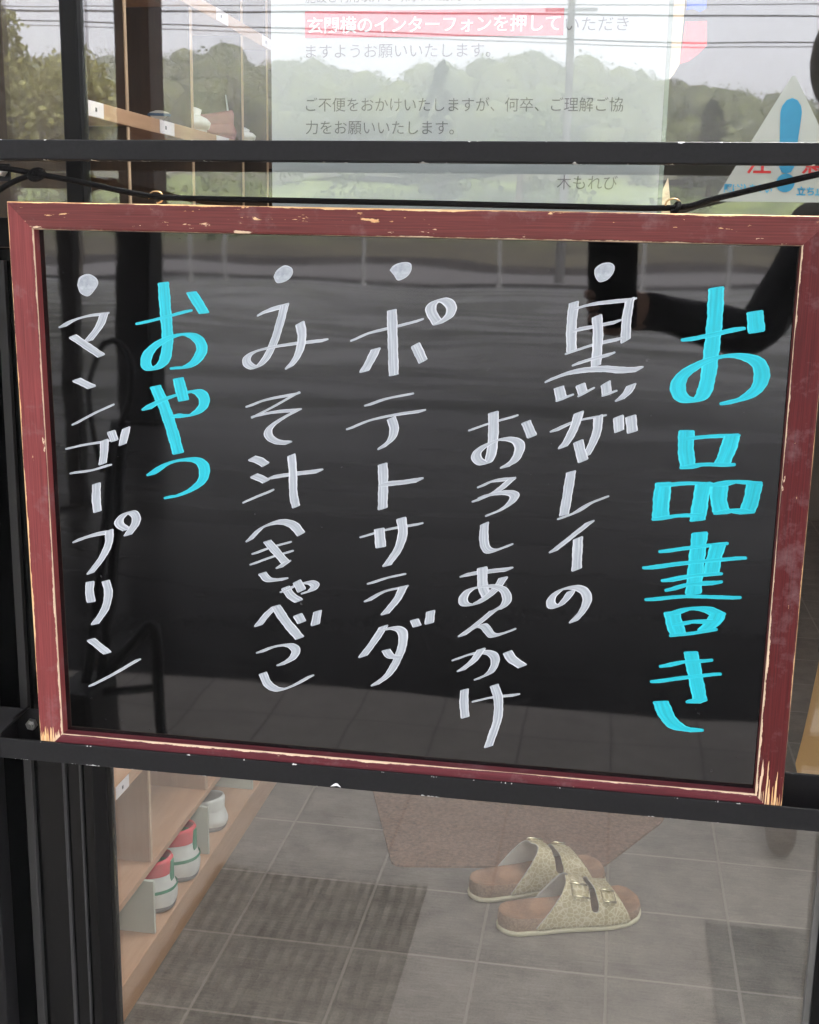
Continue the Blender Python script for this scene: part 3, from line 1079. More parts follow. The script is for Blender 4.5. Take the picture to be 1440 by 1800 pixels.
for i, (rr_, z) in enumerate(((.9, 0), (1.05, .03), (.95, .07), (.6, .11), (.22, .14), (.05, .15))):
    for k in range(20):
        a_ = 2 * math.pi * k / 20
        w_ = 1 + .10 * math.sin(5 * a_ + i)
        V.append((-.42 + .045 * rr_ * w_ * math.cos(a_), 1.10 + .075 * rr_ * w_ * math.sin(a_), 1.2675 + z))
for i in range(5):
    for k in range(20):
        F.append((i * 20 + k, i * 20 + (k + 1) % 20, (i + 1) * 20 + (k + 1) % 20, (i + 1) * 20 + k))
F.append(tuple(range(20))[::-1])
F.append(tuple(100 + k for k in range(20)))
tag(new_obj('shoe_bag', V, F, simple('blue_cloth', (.06, .12, .22), .9, 0, .2, 60, .4, 200), smooth=True), 'slumped blue cloth shoe bag behind the white sneakers', 'bag')
fl = new_obj('folded_leaflet', [(-.222, 1.235, 1.2676), (-.225, 1.262, 1.2676), (-.232, 1.245, 1.345), (-.2205, 1.236, 1.2676), (-.2235, 1.263, 1.2676), (-.2305, 1.246, 1.345)],
             [(0, 1, 2), (5, 4, 3), (0, 3, 4, 1), (1, 4, 5, 2), (2, 5, 3, 0)], M['paper'])
tag(fl, 'pointed white folded leaflet leaning on the upper shelf', 'leaflet')

# ------------------------------------------------------------------ hall mat, outdoor mats
pts = rounded([(.1118, 1.0828), (.4834, 1.150), (.60, 1.36), (.66, 1.78), (-.10, 1.74)], .02)
n = len(pts)
mm = new_obj('hall_mat', [(x, y, .0005) for x, y in pts] + [(x, y, .0045) for x, y in pts],
             [tuple(range(n, 2 * n))] + [(i, (i + 1) % n, (i + 1) % n + n, i + n) for i in range(n)], M['mat_brown'])
tag(mm, 'thin brown floor mat lying askew on the hall tiles', 'mat')

V, F = [], []
nxr = 106
for j in range(41):
    y = -.895 + .74 * j / 40
    for i in range(nxr + 1):
        x = -.20 + .385 * i / nxr + .0015 * math.sin(j * .5 + i * .12) * (0 < i < nxr)
        z = .010 if (i % 6) < 3 and j % 4 else .003
        if i in (0, nxr) or j in (0, 40):
            z = .001
        V.append((x, y + .012 * math.sin(i / nxr * 3.1), z))
for j in range(40):
    for i in range(nxr):
        a = j * (nxr + 1) + i
        F.append((a, a + 1, a + nxr + 2, a + nxr + 1))
t = NT('dark_ribbed_rubber')
ob = t.coord()
zz_ = t.sep(ob)[2]
dn = t.noise(t.coord('Object', (38, 24, 38)), 1.0, 4, .65)
t.set(t.mix(t.math('MULTIPLY', t.remap(zz_, .004, .009), t.remap(dn, .30, .56)), (.038, .032, .027), (.20, .175, .150)), .95)
rib = t.m
om = new_obj('ribbed_doormat', V, F, rib)
tag(om, 'dark ribbed rubber doormat on the porch before the door', 'mat')
V, F = [], []
for j in range(60):
    y = -.862 + .72 * j / 59
    for i in range(2):
        V.append((.656 + .62 * i, y, .012 if j % 3 == 1 and 0 < j < 59 else .004))
for j in range(59):
    F.append((2 * j, 2 * j + 1, 2 * j + 3, 2 * j + 2))
om = new_obj('scraper_mat', V, F, simple('grey_mat', (.11, .11, .108), .9, 0, .4, 90, .5, 300))
tag(om, 'grey cross-ribbed scraper mat where the photographer stands', 'mat')

# ------------------------------------------------------------------ sandals
t = NT('gold_snake_leather')
ob = t.coord('Object', (1, 1, 1))
vo = t.node('ShaderNodeTexVoronoi', feature='DISTANCE_TO_EDGE')
vo.inputs['Scale'].default_value = 125
t.link(ob, vo.inputs['Vector'])
e = t.remap(vo.outputs[0], .02, .14)
nn = t.noise(ob, 300, 2)
t.set(t.mix(e, (.66, .575, .38), t.mix(nn, (.42, .345, .185), (.50, .425, .25))), .42, .15)
t.bump(e, .5, .0006)
M['snake'] = t.m
M['lining'] = simple('pale_lining', (.50, .48, .43), .6, 0, .08, 60)
t = NT('cork')
ob = t.coord()
t.set(t.ramp(t.noise(ob, 320, 3, .7), [(.3, (.17, .10, .062)), (.55, (.30, .185, .115)), (.75, (.36, .235, .15))]), .8)
M['cork'] = t.m
t = NT('suede_footbed')
ob = t.coord()
t.set(t.ramp(t.math('ADD', t.math('MULTIPLY', t.noise(ob, 26, 4), .7), t.math('MULTIPLY', t.noise(ob, 500, 2), .3)), [(.35, (.19, .098, .052)), (.65, (.36, .195, .108))]), .85)
M['suede'] = t.m
M['outsole'] = simple('cream_outsole', (.62, .56, .38), .6, 0, .06, 90)
M['gold'] = simple('gold_buckle', (.78, .70, .46), .25, .85, .1, 100)


def sandal(loc, rz, side, label):
    """side=-1: right foot (outer side towards local -y). +x is the toe"""
    root = empty('sandal', loc, rz)
    root.scale = (1.01, 1.06, .97)
    tag(root, label, 'sandal', 'gold two-strap sandals')
    L = .247
    S = [0, .012, .04, .1, .25, .42, .6, .74, .86, .94, .985, 1]
    WO = [0, .011, .021, .029, .0325, .034, .041, .0445, .042, .034, .019, 0]
    WI = [0, .011, .021, .028, .0300, .0285, .035, .0420, .045, .041, .026, 0]
    ts = [(.5 - .5 * math.cos(math.pi * k / 30)) for k in range(31)]
    out = [(s * L, side * float(np.interp(s, S, WO))) for s in ts] + [(s * L, -side * float(np.interp(s, S, WI))) for s in ts[-2:0:-1]]
    if side > 0:
        out = out[::-1]
    N = len(out)
    cx, cy = L * .5, 0

    def ring(off, z, zf=None):
        r = []
        for i, (x, y) in enumerate(out):
            a, b = Vector(out[i - 1]), Vector(out[(i + 1) % N])
            d = (b - a).normalized()
            nrm = Vector((d.y, -d.x))
            r.append((x + nrm.x * off, y + nrm.y * off, z(x) if callable(z) else z))
        return r

    def loft(rings, nm, mat, cap=None):
        V, F = [v for r in rings for v in r], []
        for i in range(len(rings) - 1):
            for k in range(N):
                k2 = (k + 1) % N
                F.append((i * N + k, i * N + k2, (i + 1) * N + k2, (i + 1) * N + k))
        if cap == 'bot':
            F.append(tuple(range(N))[::-1])
        o = new_obj(nm, V, F, mat, root, True)
        return o

    toe = lambda x: .006 * max(0, (x / L - .8) / .2) ** 2
    loft([ring(-.004, lambda x: .0005 + toe(x)), ring(.0012, lambda x: .002 + toe(x)), ring(.002, lambda x: .006 + toe(x)), ring(.0012, lambda x: .0095 + toe(x)), ring(-.002, lambda x: .010 + toe(x))], 'outsole', M['outsole'], 'bot')
    top = lambda x: .034 - .010 * (x / L) + toe(x)
    loft([ring(-.001, lambda x: .0098 + toe(x)), ring(.0004, lambda x: .018 + toe(x)), ring(-.0008, lambda x: top(x) - .002), ring(-.0018, top)], 'cork_midsole', M['cork'])
    # footbed: raised rim, dished heel
    rings = [ring(-.0016, lambda x: top(x) + .0002), ring(-.004, lambda x: top(x) + .0012), ring(-.008, lambda x: top(x) - .002)]
    for sc, dz in ((.72, .0055), (.45, .0075), (.2, .008), (.02, .0082)):
        r = []
        for (x, y, z) in rings[2]:
            xx = cx + (x - cx) * (1 - (1 - sc) * .9)
            r.append((xx if sc > .1 else cx + (x - cx) * .11, y * sc, top(xx) - dz * (1.0 if x < L * .45 else .75)))
        rings.append(r)
    loft(rings, 'footbed', M['suede'])

    # leather upper: two straps joined along the sole
    def wo(s):
        return float(np.interp(s, S, WO)) + .0022

    def wi(s):
        return float(np.interp(s, S, WI)) + .0022

    def srf(s, th, off=0.):
        h = float(np.interp(s, [.2, .42, .55, .7, .85], [.074, .078, .068, .052, .043])) + off
        c, sn = math.cos(th), math.sin(th)
        yy = (wo(s) if c > 0 else wi(s)) + off
        yv = side * yy * (abs(c) ** .75) * (1 if c > 0 else -1)
        return Vector((s * L + .004 * sn, yv, .011 + h * (sn ** .85 if sn > 0 else 0)))

    ns, nt_ = 110, 72
    V, F, idx = [], [], {}

    def inside(s, th):
        sn = math.sin(th)
        outer = math.cos(th) > 0
        rear = (.20 if outer else .24) + .235 * sn ** .8
        front = .865 - .10 * sn ** 1.2
        if s < rear or s > front:
            return False
        cs = .615 - .02 * sn
        lo = .34 if outer else .42
        if sn > lo + .08 and abs(s - cs) < .027:
            return False
        if (s - cs) ** 2 / .027 ** 2 + (sn - lo - .08) ** 2 / .08 ** 2 < 1:
            return False
        return True
    for i in range(ns):
        for j in range(nt_):
            s0, s1 = .18 + .70 * i / ns, .18 + .70 * (i + 1) / ns
            t0, t1 = math.pi * j / nt_, math.pi * (j + 1) / nt_
            if inside((s0 + s1) / 2, (t0 + t1) / 2):
                q = []
                for s, th, key in ((s0, t0, (i, j)), (s1, t0, (i + 1, j)), (s1, t1, (i + 1, j + 1)), (s0, t1, (i, j + 1))):
                    if key not in idx:
                        idx[key] = len(V)
                        V.append(srf(s, th))
                    q.append(idx[key])
                F.append(tuple(q))
    if side > 0:
        F = [f[::-1] for f in F]
    u = new_obj('leather_upper', V, F, None, root, True, mats=[M['snake'], M['lining']])
    bm = bmesh.new()
    bm.from_mesh(u.data)
    for _ in range(6):
        ed = [v for v in bm.verts if v.is_boundary]
        new = {}
        for v in ed:
            nb = [e_.other_vert(v) for e_ in v.link_edges if e_.is_boundary]
            if len(nb) == 2:
                new[v] = v.co * .5 + (nb[0].co + nb[1].co) * .25
        for v, co in new.items():
            v.co = co
    bm.to_mesh(u.data)
    bm.free()
    so = u.modifiers.new('thick', 'SOLIDIFY')
    so.thickness = .0024
    so.offset = -1
    so.material_offset = 1
    so.material_offset_rim = 1
    # strap tongues and buckles on the outer side
    for (sa, sb) in ((.452, .560), (.660, .745)):
        tv, tf = [], []
        for i in range(6):
            for j in range(15):
                tv.append(srf(sa + (sb - sa) * (.06 + .88 * i / 5), .62 + .75 * j / 14, .0026))
        for i in range(5):
            for j in range(14):
                a = i * 15 + j
                tf.append((a, a + 15, a + 16, a + 1) if side < 0 else (a, a + 1, a + 16, a + 15))
        tg_ = new_obj('strap_tongue', tv, tf, M['snake'], root, True)
        q = tg_.modifiers.new('thick', 'SOLIDIFY')
        q.thickness = .002
        q.offset = -1
        bl = MB()
        c0 = [srf(sa + (sb - sa) * a, b, .0046) for a, b in ((-.04, .74), (1.04, .74), (1.04, 1.16), (-.04, 1.16))]
        bl.tube(c0, .0011, 8, False, True)
        for a_, b_ in ((0, 1), (2, 3)):
            bl.tube([c0[a_], c0[b_]], .0018, 8)
        bl.build('buckle', M['gold'], root, True)
    return root


sandal((.3180, .9180, 0), math.radians(24.5), -1, 'gold snakeskin sandal in front, both buckles facing the door')
sandal((.260, 1.010, 0), math.radians(27.5), 1, 'gold snakeskin sandal behind, partly hidden by its mate')

# ------------------------------------------------------------------ sign stand
ss = empty('sign_stand', (.3, .03, 0))
tag(ss, 'black steel sign stand with chipped rails carrying the menu board', 'stand')


def S_(o):
    return reparent(o, ss)


S_(MB().box((-.10, .000, 1.1555), (.72, .012, 1.1702), .0012).build('upper_rail', M['rail']))
S_(MB().box((-.0312, -.0030, .6728), (.72, -.0008, .6905), .0006).box((-.0310, -.0006, .6730), (.72, .0265, .6748), .0005).build('lower_tray', M['tray']))
brk = S_(MB().prism([(-.0330, .6725), (-.0314, .6725), (-.0314, .694), (-.020, .706), (-.0205, .708), (-.0335, .6950)], -.0010, .0300).build('end_bracket', M['upright']))
S_(MB().box((-.0600, .0270, .6752), (.72, .0298, .7050), .0006).build('back_plate', M['upright']))
b_ = MB().tube([(-.0175, .0272, .692), (-.0175, .0235, .692)], [.0052, .0046], 6).tube([(-.0175, .0236, .692), (-.0175, .0215, .692)], .0022, 10)
S_(b_.build('bolt', M['zinc']))
S_(MB().box((-.0980, .0302, 0.012), (-.0590, .0520, 1.30), .0015).build('upright', M['upright']))
S_(MB().box((.690, .0302, 0.012), (.7235, .0520, 1.30), .0015).build('upright', M['upright']))
S_(MB().box((-.0970, .0125, 1.1560), (-.060, .0300, 1.1690)).build('rail_bracket', M['upright']))
S_(MB().box((.692, .0125, 1.1560), (.7215, .0300, 1.1690)).build('rail_bracket', M['upright']))
S_(MB().box((-.103, -.16, 0), (-.054, .0480, .011), .002).build('foot', M['upright']))
S_(MB().box((.683, -.16, 0), (.73, .0480, .011), .002).build('foot', M['upright']))
S_(MB().tube([(-.0085, .010, 1.1475), (-.0085, .002, 1.1475)], [.0042, .0040], 6).build('bolt', M['zinc']))
S_(MB().box((-.062, .0122, 1.1405), (-.004, .0150, 1.1535), .0005).build('cord_plate', M['upright']))

# ------------------------------------------------------------------ the menu board
bo = empty('menu_board', (.3, .009, .6765))
tag(bo, 'glossy black menu board with handwritten dishes in a worn maroon frame', 'menu board')
OUT = [(-.0017, 1.1251), (.6001, 1.1222), (.6000, .6770), (.0029, .6770)]   # outer corners seen from the front: TL TR BR BL
W_ = .020


def inset(poly, d):
    res = []
    m = len(poly)
    for i in range(m):
        p, a, b = Vector(poly[i]), Vector(poly[i - 1]), Vector(poly[(i + 1) % m])
        e1, e2 = (p - a).normalized(), (b - p).normalized()
        n1, n2 = Vector((e1.y, -e1.x)), Vector((e2.y, -e2.x))
        k = (n1 + n2)
        k = k / (k.dot(n1))
        res.append(p + k * d)
    return res


PROF = [(0., .0180), (0., .0016), (.0005, .0005), (.0016, 0.), (.0184, 0.), (.0196, .0005), (.0200, .0016), (.0204, .0100), (.0204, .0180)]
LEVELS = []
for d, y in PROF:
    LEVELS.append([Vector((p.x, y, p.y)) for p in inset(OUT, d)])
tv_ = [0, .0003, .0007, .0016, .0184, .0193, .0200, .0300, .0400]
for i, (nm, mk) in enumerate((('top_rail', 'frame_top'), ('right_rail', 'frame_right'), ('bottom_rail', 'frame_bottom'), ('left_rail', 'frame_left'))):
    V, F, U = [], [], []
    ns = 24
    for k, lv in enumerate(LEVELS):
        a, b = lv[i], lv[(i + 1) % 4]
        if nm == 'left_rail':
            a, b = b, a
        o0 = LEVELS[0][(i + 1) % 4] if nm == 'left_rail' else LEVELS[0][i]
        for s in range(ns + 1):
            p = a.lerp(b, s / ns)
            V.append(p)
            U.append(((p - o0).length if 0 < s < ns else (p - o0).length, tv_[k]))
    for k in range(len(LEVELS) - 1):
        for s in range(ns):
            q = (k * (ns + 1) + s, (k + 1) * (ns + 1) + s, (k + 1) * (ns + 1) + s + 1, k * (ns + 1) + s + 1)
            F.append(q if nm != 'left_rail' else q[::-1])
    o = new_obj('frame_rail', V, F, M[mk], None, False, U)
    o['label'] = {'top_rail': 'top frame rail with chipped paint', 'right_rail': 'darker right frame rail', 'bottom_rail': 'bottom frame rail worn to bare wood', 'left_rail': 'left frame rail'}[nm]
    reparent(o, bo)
# dark line of the mitre joints
LI = inset(OUT, .0190)
pan = new_obj('writing_panel', [(LI[0].x, .0100, LI[0].y), (LI[1].x, .0100, LI[1].y), (LI[2].x, .0100, LI[2].y), (LI[3].x, .0100, LI[3].y),
                                (LI[0].x, .0140, LI[0].y), (LI[1].x, .0140, LI[1].y), (LI[2].x, .0140, LI[2].y), (LI[3].x, .0140, LI[3].y)],
              [(0, 3, 2, 1), (4, 5, 6, 7), (0, 1, 5, 4), (1, 2, 6, 5), (2, 3, 7, 6), (3, 0, 4, 7)], M['panel'])
reparent(pan, bo)

HAND = {
 'mango': """B 482,10637 504,10697 576,10723 638,10694 652,10653 622,10605 568,10556 505,10578
S 351,10321 431,10366 562,10406 698,10425
S 691,10425 649,10330 556,10218
S 428,10244 653,10105
S 445,9908 564,9857
S 715,9714 582,9652 420,9565
S 358,9364 492,9398 668,9431
S 655,9436 648,9342 632,9255
S 389,9168 536,9194 673,9239
S 714,9510 738,9444
S 839,9541 806,9418
S 574,9084 567,8968 573,8865
S 384,8611 527,8665 669,8699
S 667,8708 659,8610 601,8489 494,8350
S 811,8729 761,8759 753,8797 802,8852 862,8870 896,8837 889,8779 825,8687
S 486,8270 478,8190 488,8108
S 622,8286 640,8187 604,8051 514,7921
S 474,7780 609,7679
S 467,7387 657,7498 867,7634""",
 'snack': """S 1176,10665 1184,10511 1197,10273 1187,10152 1153,10061 1068,10013 1018,10044 1040,10136 1132,10217 1260,10275 1374,10286 1449,10244 1470,10173 1420,10087 1343,10040 1254,10028
S 986,10363 1124,10397 1359,10462
S 1400,10599 1491,10457
S 1090,9876 1156,9725 1215,9542 1260,9369
S 1014,9704 1079,9746 1209,9803 1351,9845 1434,9852 1480,9804 1469,9737 1398,9679 1308,9659 1244,9660
S 1277,9943 1314,9786
S 1037,9189 1156,9270 1287,9312 1409,9317 1468,9266 1457,9166 1372,9086 1254,9029 1175,9010""",
 'miso': """B 2040,10733 2064,10779 2123,10817 2181,10800 2185,10754 2141,10707 2068,10689
S 1941,10460 2013,10490 2126,10521
S 2123,10525 2091,10407 2041,10255 1971,10120 1895,10055 1833,10077 1827,10125 1882,10169 2001,10206 2168,10238 2354,10264 2427,10274
S 2242,10393 2257,10309 2242,10204 2207,10127 2158,10067
S 1848,9761 1980,9812 2207,9863
S 2210,9865 2042,9766 1885,9681
S 1885,9682 2042,9719 2222,9741
S 2222,9741 2104,9674 2016,9610 1987,9560 2006,9517 2065,9489 2146,9486
S 1859,9351 1913,9338 1963,9309
S 1874,9215 1924,9198 1965,9179
S 1811,9012 1897,9053 1999,9098
S 2013,9210 2164,9240 2389,9278
S 2172,9387 2182,9273 2187,9087 2206,8991
S 1831,8702 1934,8806 2069,8859 2178,8844 2245,8775
S 1879,8598 2006,8652 2138,8696
S 1863,8511 2006,8572 2153,8624
S 1976,8696 2055,8608 2122,8535
S 2134,8543 2073,8495
S 1933,8434 1986,8386 2109,8400
S 2121,8329 2164,8269 2225,8232
S 2109,8303 2201,8352 2311,8387 2358,8366 2333,8326 2281,8302
S 2213,8384 2250,8319
S 1895,8006 1971,8106 2037,8170
S 2042,8168 2120,8054 2231,7927
S 2219,8111 2249,8059
S 2379,8151 2360,8046
S 1909,7783 2025,7836 2150,7858 2202,7817 2168,7747 2080,7690
S 1929,7601 1972,7514 2060,7476 2173,7517 2317,7608""",
 'potato': """B 2920,10799 2953,10837 3023,10859 3076,10850 3080,10802 3046,10754 2983,10727 2954,10762
S 2663,10289 2774,10339 2917,10377 3059,10416 3145,10441
S 2940,10506 2950,10282 2961,10037
S 2822,10219 2783,10137 2737,10056
S 3122,10259 3179,10146
S 3286,10425 3237,10498 3236,10553 3288,10592 3348,10585 3384,10536 3361,10474 3292,10425
S 2772,9802 2909,9854 3082,9894
S 2635,9620 2781,9684 2962,9732 3174,9771
S 2948,9705 2970,9630 2950,9550 2878,9482
S 2885,9351 2892,9226 2889,9012
S 2889,9200 3020,9218 3167,9246
S 2746,8783 2937,8849 3172,8903
S 2865,8845 2878,8708
S 3036,8938 3049,8827 3014,8697 2930,8564
S 2807,8413 2928,8461 3046,8495
S 2783,8270 2907,8349 3070,8400
S 3059,8397 3012,8295 2920,8173
S 2908,8064 2836,7942 2747,7812
S 2903,8040 3001,8061 3058,8032 3063,7943 3027,7816 2953,7676 2848,7582
S 2932,7871 2966,7828 3023,7823
S 3153,8135 3173,8092
S 3278,8213 3269,8122""",
 'fish': """B 4405,10803 4409,10843 4454,10877 4513,10884 4544,10859 4537,10812 4499,10765 4447,10747 4419,10770
S 4269,10596 4260,10430 4268,10253
S 4288,10558 4421,10595 4677,10628
S 4664,10626 4649,10495 4649,10340
S 4295,10405 4429,10434 4582,10471
S 4258,10243 4435,10306 4608,10349
S 4438,10503 4452,10368 4448,10153
S 4309,10162 4427,10202 4548,10237
S 4116,10036 4275,10099 4478,10130 4647,10126 4755,10138
S 4189,9982 4211,9903
S 4205,9896 4265,9926
S 4344,10008 4365,9950
S 4358,9940 4417,9977
S 4525,10025 4536,9957
S 4535,9946 4576,9965
S 4707,10018 4683,9966 4633,9914
S 4171,9665 4271,9719 4366,9755 4509,9787
S 4484,9781 4480,9680 4451,9580 4407,9490
S 4348,9590 4367,9520 4389,9453
S 4342,9803 4320,9715 4276,9608 4237,9548
S 4629,9784 4639,9686
S 4717,9791 4734,9683
S 4305,9360 4288,9202 4268,9038
S 4251,9011 4357,9061 4452,9130 4560,9182
S 4460,8989 4365,8902 4202,8753
S 4380,8859 4380,8622
S 4348,8447 4314,8388 4258,8325 4206,8327 4204,8385 4269,8452 4368,8480 4443,8457 4471,8390 4442,8301 4377,8213""",
 'sauce': """S 3564,9650 3701,9704 3868,9758
S 3715,9779 3720,9640 3714,9507 3694,9422 3655,9395 3604,9425 3601,9473 3657,9527 3755,9577 3837,9589 3902,9569 3919,9516 3884,9431 3815,9378
S 3959,9718 4006,9618
S 3642,9222 3732,9266 3868,9288
S 3866,9285 3759,9189 3607,9109
S 3652,9141 3768,9175 3859,9182 3895,9158 3862,9101 3789,9045 3712,9008
S 3675,8931 3672,8834 3689,8749 3741,8724 3865,8775
S 3531,8521 3669,8554 3870,8590
S 3668,8586 3676,8451 3704,8369
S 3831,8518 3791,8450 3717,8366 3617,8297 3542,8292 3530,8345 3579,8408 3672,8440 3757,8449 3834,8425 3866,8358 3846,8304 3797,8267
S 3765,8254 3664,8158 3529,8039
S 3555,8061 3631,8110 3690,8127 3726,8091 3761,8056 3820,8067 3913,8108
S 3484,7840 3603,7892 3714,7916 3775,7896 3791,7836 3753,7752 3662,7695
S 3679,7934 3621,7839 3528,7754
S 3885,7926 3921,7873 4000,7825
S 3559,7592 3557,7489 3569,7370
S 3655,7511 3786,7552 3957,7584
S 3791,7647 3825,7539 3826,7383 3795,7260 3761,7141""",
 'title': """S 5258,10717 5262,10502 5255,10280 5242,10077 5211,9957 5147,9924 5068,9946 5037,10024 5069,10105 5174,10185 5302,10239 5443,10256 5565,10223 5612,10146 5600,10045 5519,9963 5391,9918
S 5088,10359 5215,10388 5429,10444
S 5534,10559 5554,10433
S 5120,9697 5123,9570 5145,9449
S 5165,9653 5286,9670 5435,9682
S 5441,9679 5418,9572 5389,9484
S 5146,9437 5245,9462 5423,9468
S 4979,9306 4972,9175 4974,9050
S 4996,9298 5142,9318 5277,9321
S 5266,9318 5252,9190 5241,9053
S 4966,9044 5090,9072 5236,9085
S 5383,9324 5379,9220 5405,9121
S 5367,9317 5476,9346 5621,9344
S 5624,9332 5610,9220 5589,9131
S 5409,9113 5492,9135 5582,9125
S 5263,8947 5254,8736 5247,8493
S 5029,8801 5174,8832 5420,8878
S 5399,8865 5375,8744 5368,8647
S 4922,8667 5181,8720 5554,8779
S 5064,8579 5210,8619 5391,8648
S 5093,8513 5214,8558 5398,8580
S 4951,8424 5198,8463 5540,8476
S 5102,8329 5125,8246 5159,8164
S 5116,8326 5215,8367 5341,8376 5435,8342
S 5435,8342 5416,8291 5355,8215
S 5166,8243 5256,8271 5371,8279
S 5150,8161 5262,8181 5384,8212
S 5261,8026 5301,7860 5349,7668
S 5090,7912 5208,7950 5369,7971
S 5025,7781 5216,7825 5445,7871
S 5349,7659 5304,7639
S 5064,7615 5119,7502 5206,7426 5337,7411""",
}


def pen_stroke(V, F, U, pts, nib, r, base, step=.0011):
    P = catmull(pts, step)
    P = [P[0]] + [P[i] for i in range(1, len(P)) if np.linalg.norm(P[i] - P[i - 1]) > 1e-6]
    m = len(P)
    jit = rng.random(4) * 6.28
    a = np.array(nib)
    la = np.linalg.norm(a)
    ang = rng.normal() * .07
    a = np.array([a[0] * math.cos(ang) - a[1] * math.sin(ang), a[0] * math.sin(ang) + a[1] * math.cos(ang)]) * (1 + rng.normal() * .05)
    ls = np.concatenate([[0], np.cumsum([np.linalg.norm(P[i] - P[i - 1]) for i in range(1, m)])])

    def sup(n_):
        k = math.tanh(float(a @ n_) / (la * .22))
        return a * k + r * n_
    tans = []
    for i in range(m):
        tt = P[min(i + 2, m - 1)] - P[max(i - 2, 0)]
        tans.append(tt / (np.linalg.norm(tt) + 1e-12))
    rows = []
    for i in range(m):
        tt = tans[i]
        nn_ = np.array([-tt[1], tt[0]])
        wob = 1 + .035 * math.sin(ls[i] * 420 + jit[0]) + .025 * math.sin(ls[i] * 1130 + jit[1])
        rows.append((P[i] + sup(nn_) * wob, P[i] + sup(-nn_) * wob, ls[i]))
    n0 = len(V)
    NC = 4
    for i, (lp, rp, l_) in enumerate(rows):
        y = base - 1.4e-5 * i / max(1, m - 1)
        for c in range(NC + 1):
            f_ = c / NC
            q = lp * (1 - f_) + rp * f_
            V.append((q[0], y, q[1]))
            U.append((f_, l_ * 10 + jit[2]))
    for i in range(m - 1):
        for c in range(NC):
            A = n0 + i * (NC + 1) + c
            F.append((A, A + 1, A + NC + 2, A + NC + 1))
    for end in (0, m - 1):
        tt = tans[end] * (-1 if end == 0 else 1)
        nn_ = np.array([-tt[1], tt[0]])
        y = base - (1.4e-5 if end else 0) - 1e-6
        pts_ = []
        for k in range(9):
            th = math.pi * k / 8
            pts_.append(P[end] + sup(nn_ * math.cos(th) + tt * math.sin(th)))
        n1 = len(V)
        for k, q in enumerate(pts_):
            V.append((q[0], y, q[1]))
            f_ = k / 8
            U.append((f_ if end else 1 - f_, ls[end] * 10 + jit[2] + (.05 if end else -.05)))
        F.append(tuple(range(n1, n1 + 9)))


def pen_blob(V, F, U, pts, base):
    P = catmull(list(pts) + [pts[0]], .0012)[:-1]
    c = np.mean(P, axis=0)
    n0 = len(V)
    m = len(P)
    for k, sc in enumerate((1.0, .8, .55, .3, .02)):
        for i, p in enumerate(P):
            q = c + (p - c) * sc
            V.append((q[0], base - 2e-6 * k, q[1]))
            U.append((.5 + (q[0] - c[0]) * 14 * (1 if k else 0) - (0 if k else .48), 3.0 + (q[1] - c[1]) * 60))
    for k in range(4):
        for i in range(m):
            j = (i + 1) % m
            F.append((n0 + k * m + i, n0 + k * m + j, n0 + (k + 1) * m + j, n0 + (k + 1) * m + i))


for key, nib, r, mat, lab in (('title', (.0045, .0006), .0013, 'cyan', 'cyan heading column'), ('fish', (.0029, .0013), .00072, 'white', 'white fish dish column'),
                              ('sauce', (.0028, .0012), .00072, 'white', 'white sauce column, set lower'), ('potato', (.0029, .0011), .00075, 'white', 'white potato salad column'),
                              ('miso', (.0028, .0012), .00075, 'white', 'white miso soup column'), ('snack', (.0035, .0007), .00100, 'cyan', 'cyan snack heading column'),
                              ('mango', (.0029, .0011), .00075, 'white', 'white mango pudding column')):
    V, F, U = [], [], []
    for i, row in enumerate(HAND[key].split('\n')):
        kd, *cs = row.split()
        pts = [np.array([float(c) for c in q.split(',')]) * 1e-4 for q in cs]
        base = .00985 - 1.6e-5 * i
        if kd == 'B':
            pen_blob(V, F, U, pts, base)
        else:
            pen_stroke(V, F, U, pts, nib, r, base)
    o = new_obj('handwritten_column', V, F, M[mat], None, False, U)
    o['label'] = lab
    o.parent = pan

for x, z in ((.1135, 1.1245), (.4925, 1.1232)):
    pts = [(x, .012, z - .004), (x, .012, z + .002)]
    for k in range(15):
        a = -math.pi * .5 + 2 * math.pi * k / 15 * .86
        pts.append((x + .0052 * math.cos(a), .012 - .003 * k / 15, z + .0055 + .0042 * math.sin(a)))
    o = MB().tube(pts, .00065, 8).build('screw_hook', M['brass'], None, True)
    reparent(o, bo)

# cord
def cordline(P, r=.0021):
    return catmull([Vector(p) for p in P], .004), r


cm_ = MB()
P_, r_ = cordline([(-.045, .006, 1.1525), (-.02, -.001, 1.1508), (.006, -.002, 1.1483), (.0263, -.003, 1.1452), (.060, .001, 1.1395), (.0900, .006, 1.1336), (.1135, .0100, 1.1302), (.150, .0105, 1.1292), (.30, .0105, 1.1280), (.42, .0105, 1.1268), (.4925, .0100, 1.1268), (.520, .006, 1.1330), (.560, .002, 1.1430), (.600, -.001, 1.1525), (.640, -.001, 1.160), (.70, -.002, 1.1625)])
cm_.tube(P_, r_, 10)
P_, r_ = cordline([(-.040, .012, 1.118), (-.012, .006, 1.1325), (.008, -.001, 1.1405), (.0255, -.005, 1.1452)])
cm_.tube(P_, r_, 10)
knot = [(.0255 + .0042 * math.cos(a), -.003 + .0045 * math.sin(a * 1.0 + .6), 1.1448 + .0036 * math.sin(a)) for a in [2 * math.pi * k / 16 for k in range(16)]]
cm_.tube(knot, .0020, 8, False, True)
knot = [(.4945 + .0022 * math.cos(a), .0085 + .0040 * math.sin(a), 1.1268 + .0032 * math.sin(a + .8)) for a in [2 * math.pi * k / 16 for k in range(16)]]
cm_.tube(knot, .0016, 8, False, True)
co = cm_.build('black_cord', M['cord'], None, True)
tag(co, 'black cord looped through the two hooks of the menu board', 'cord')

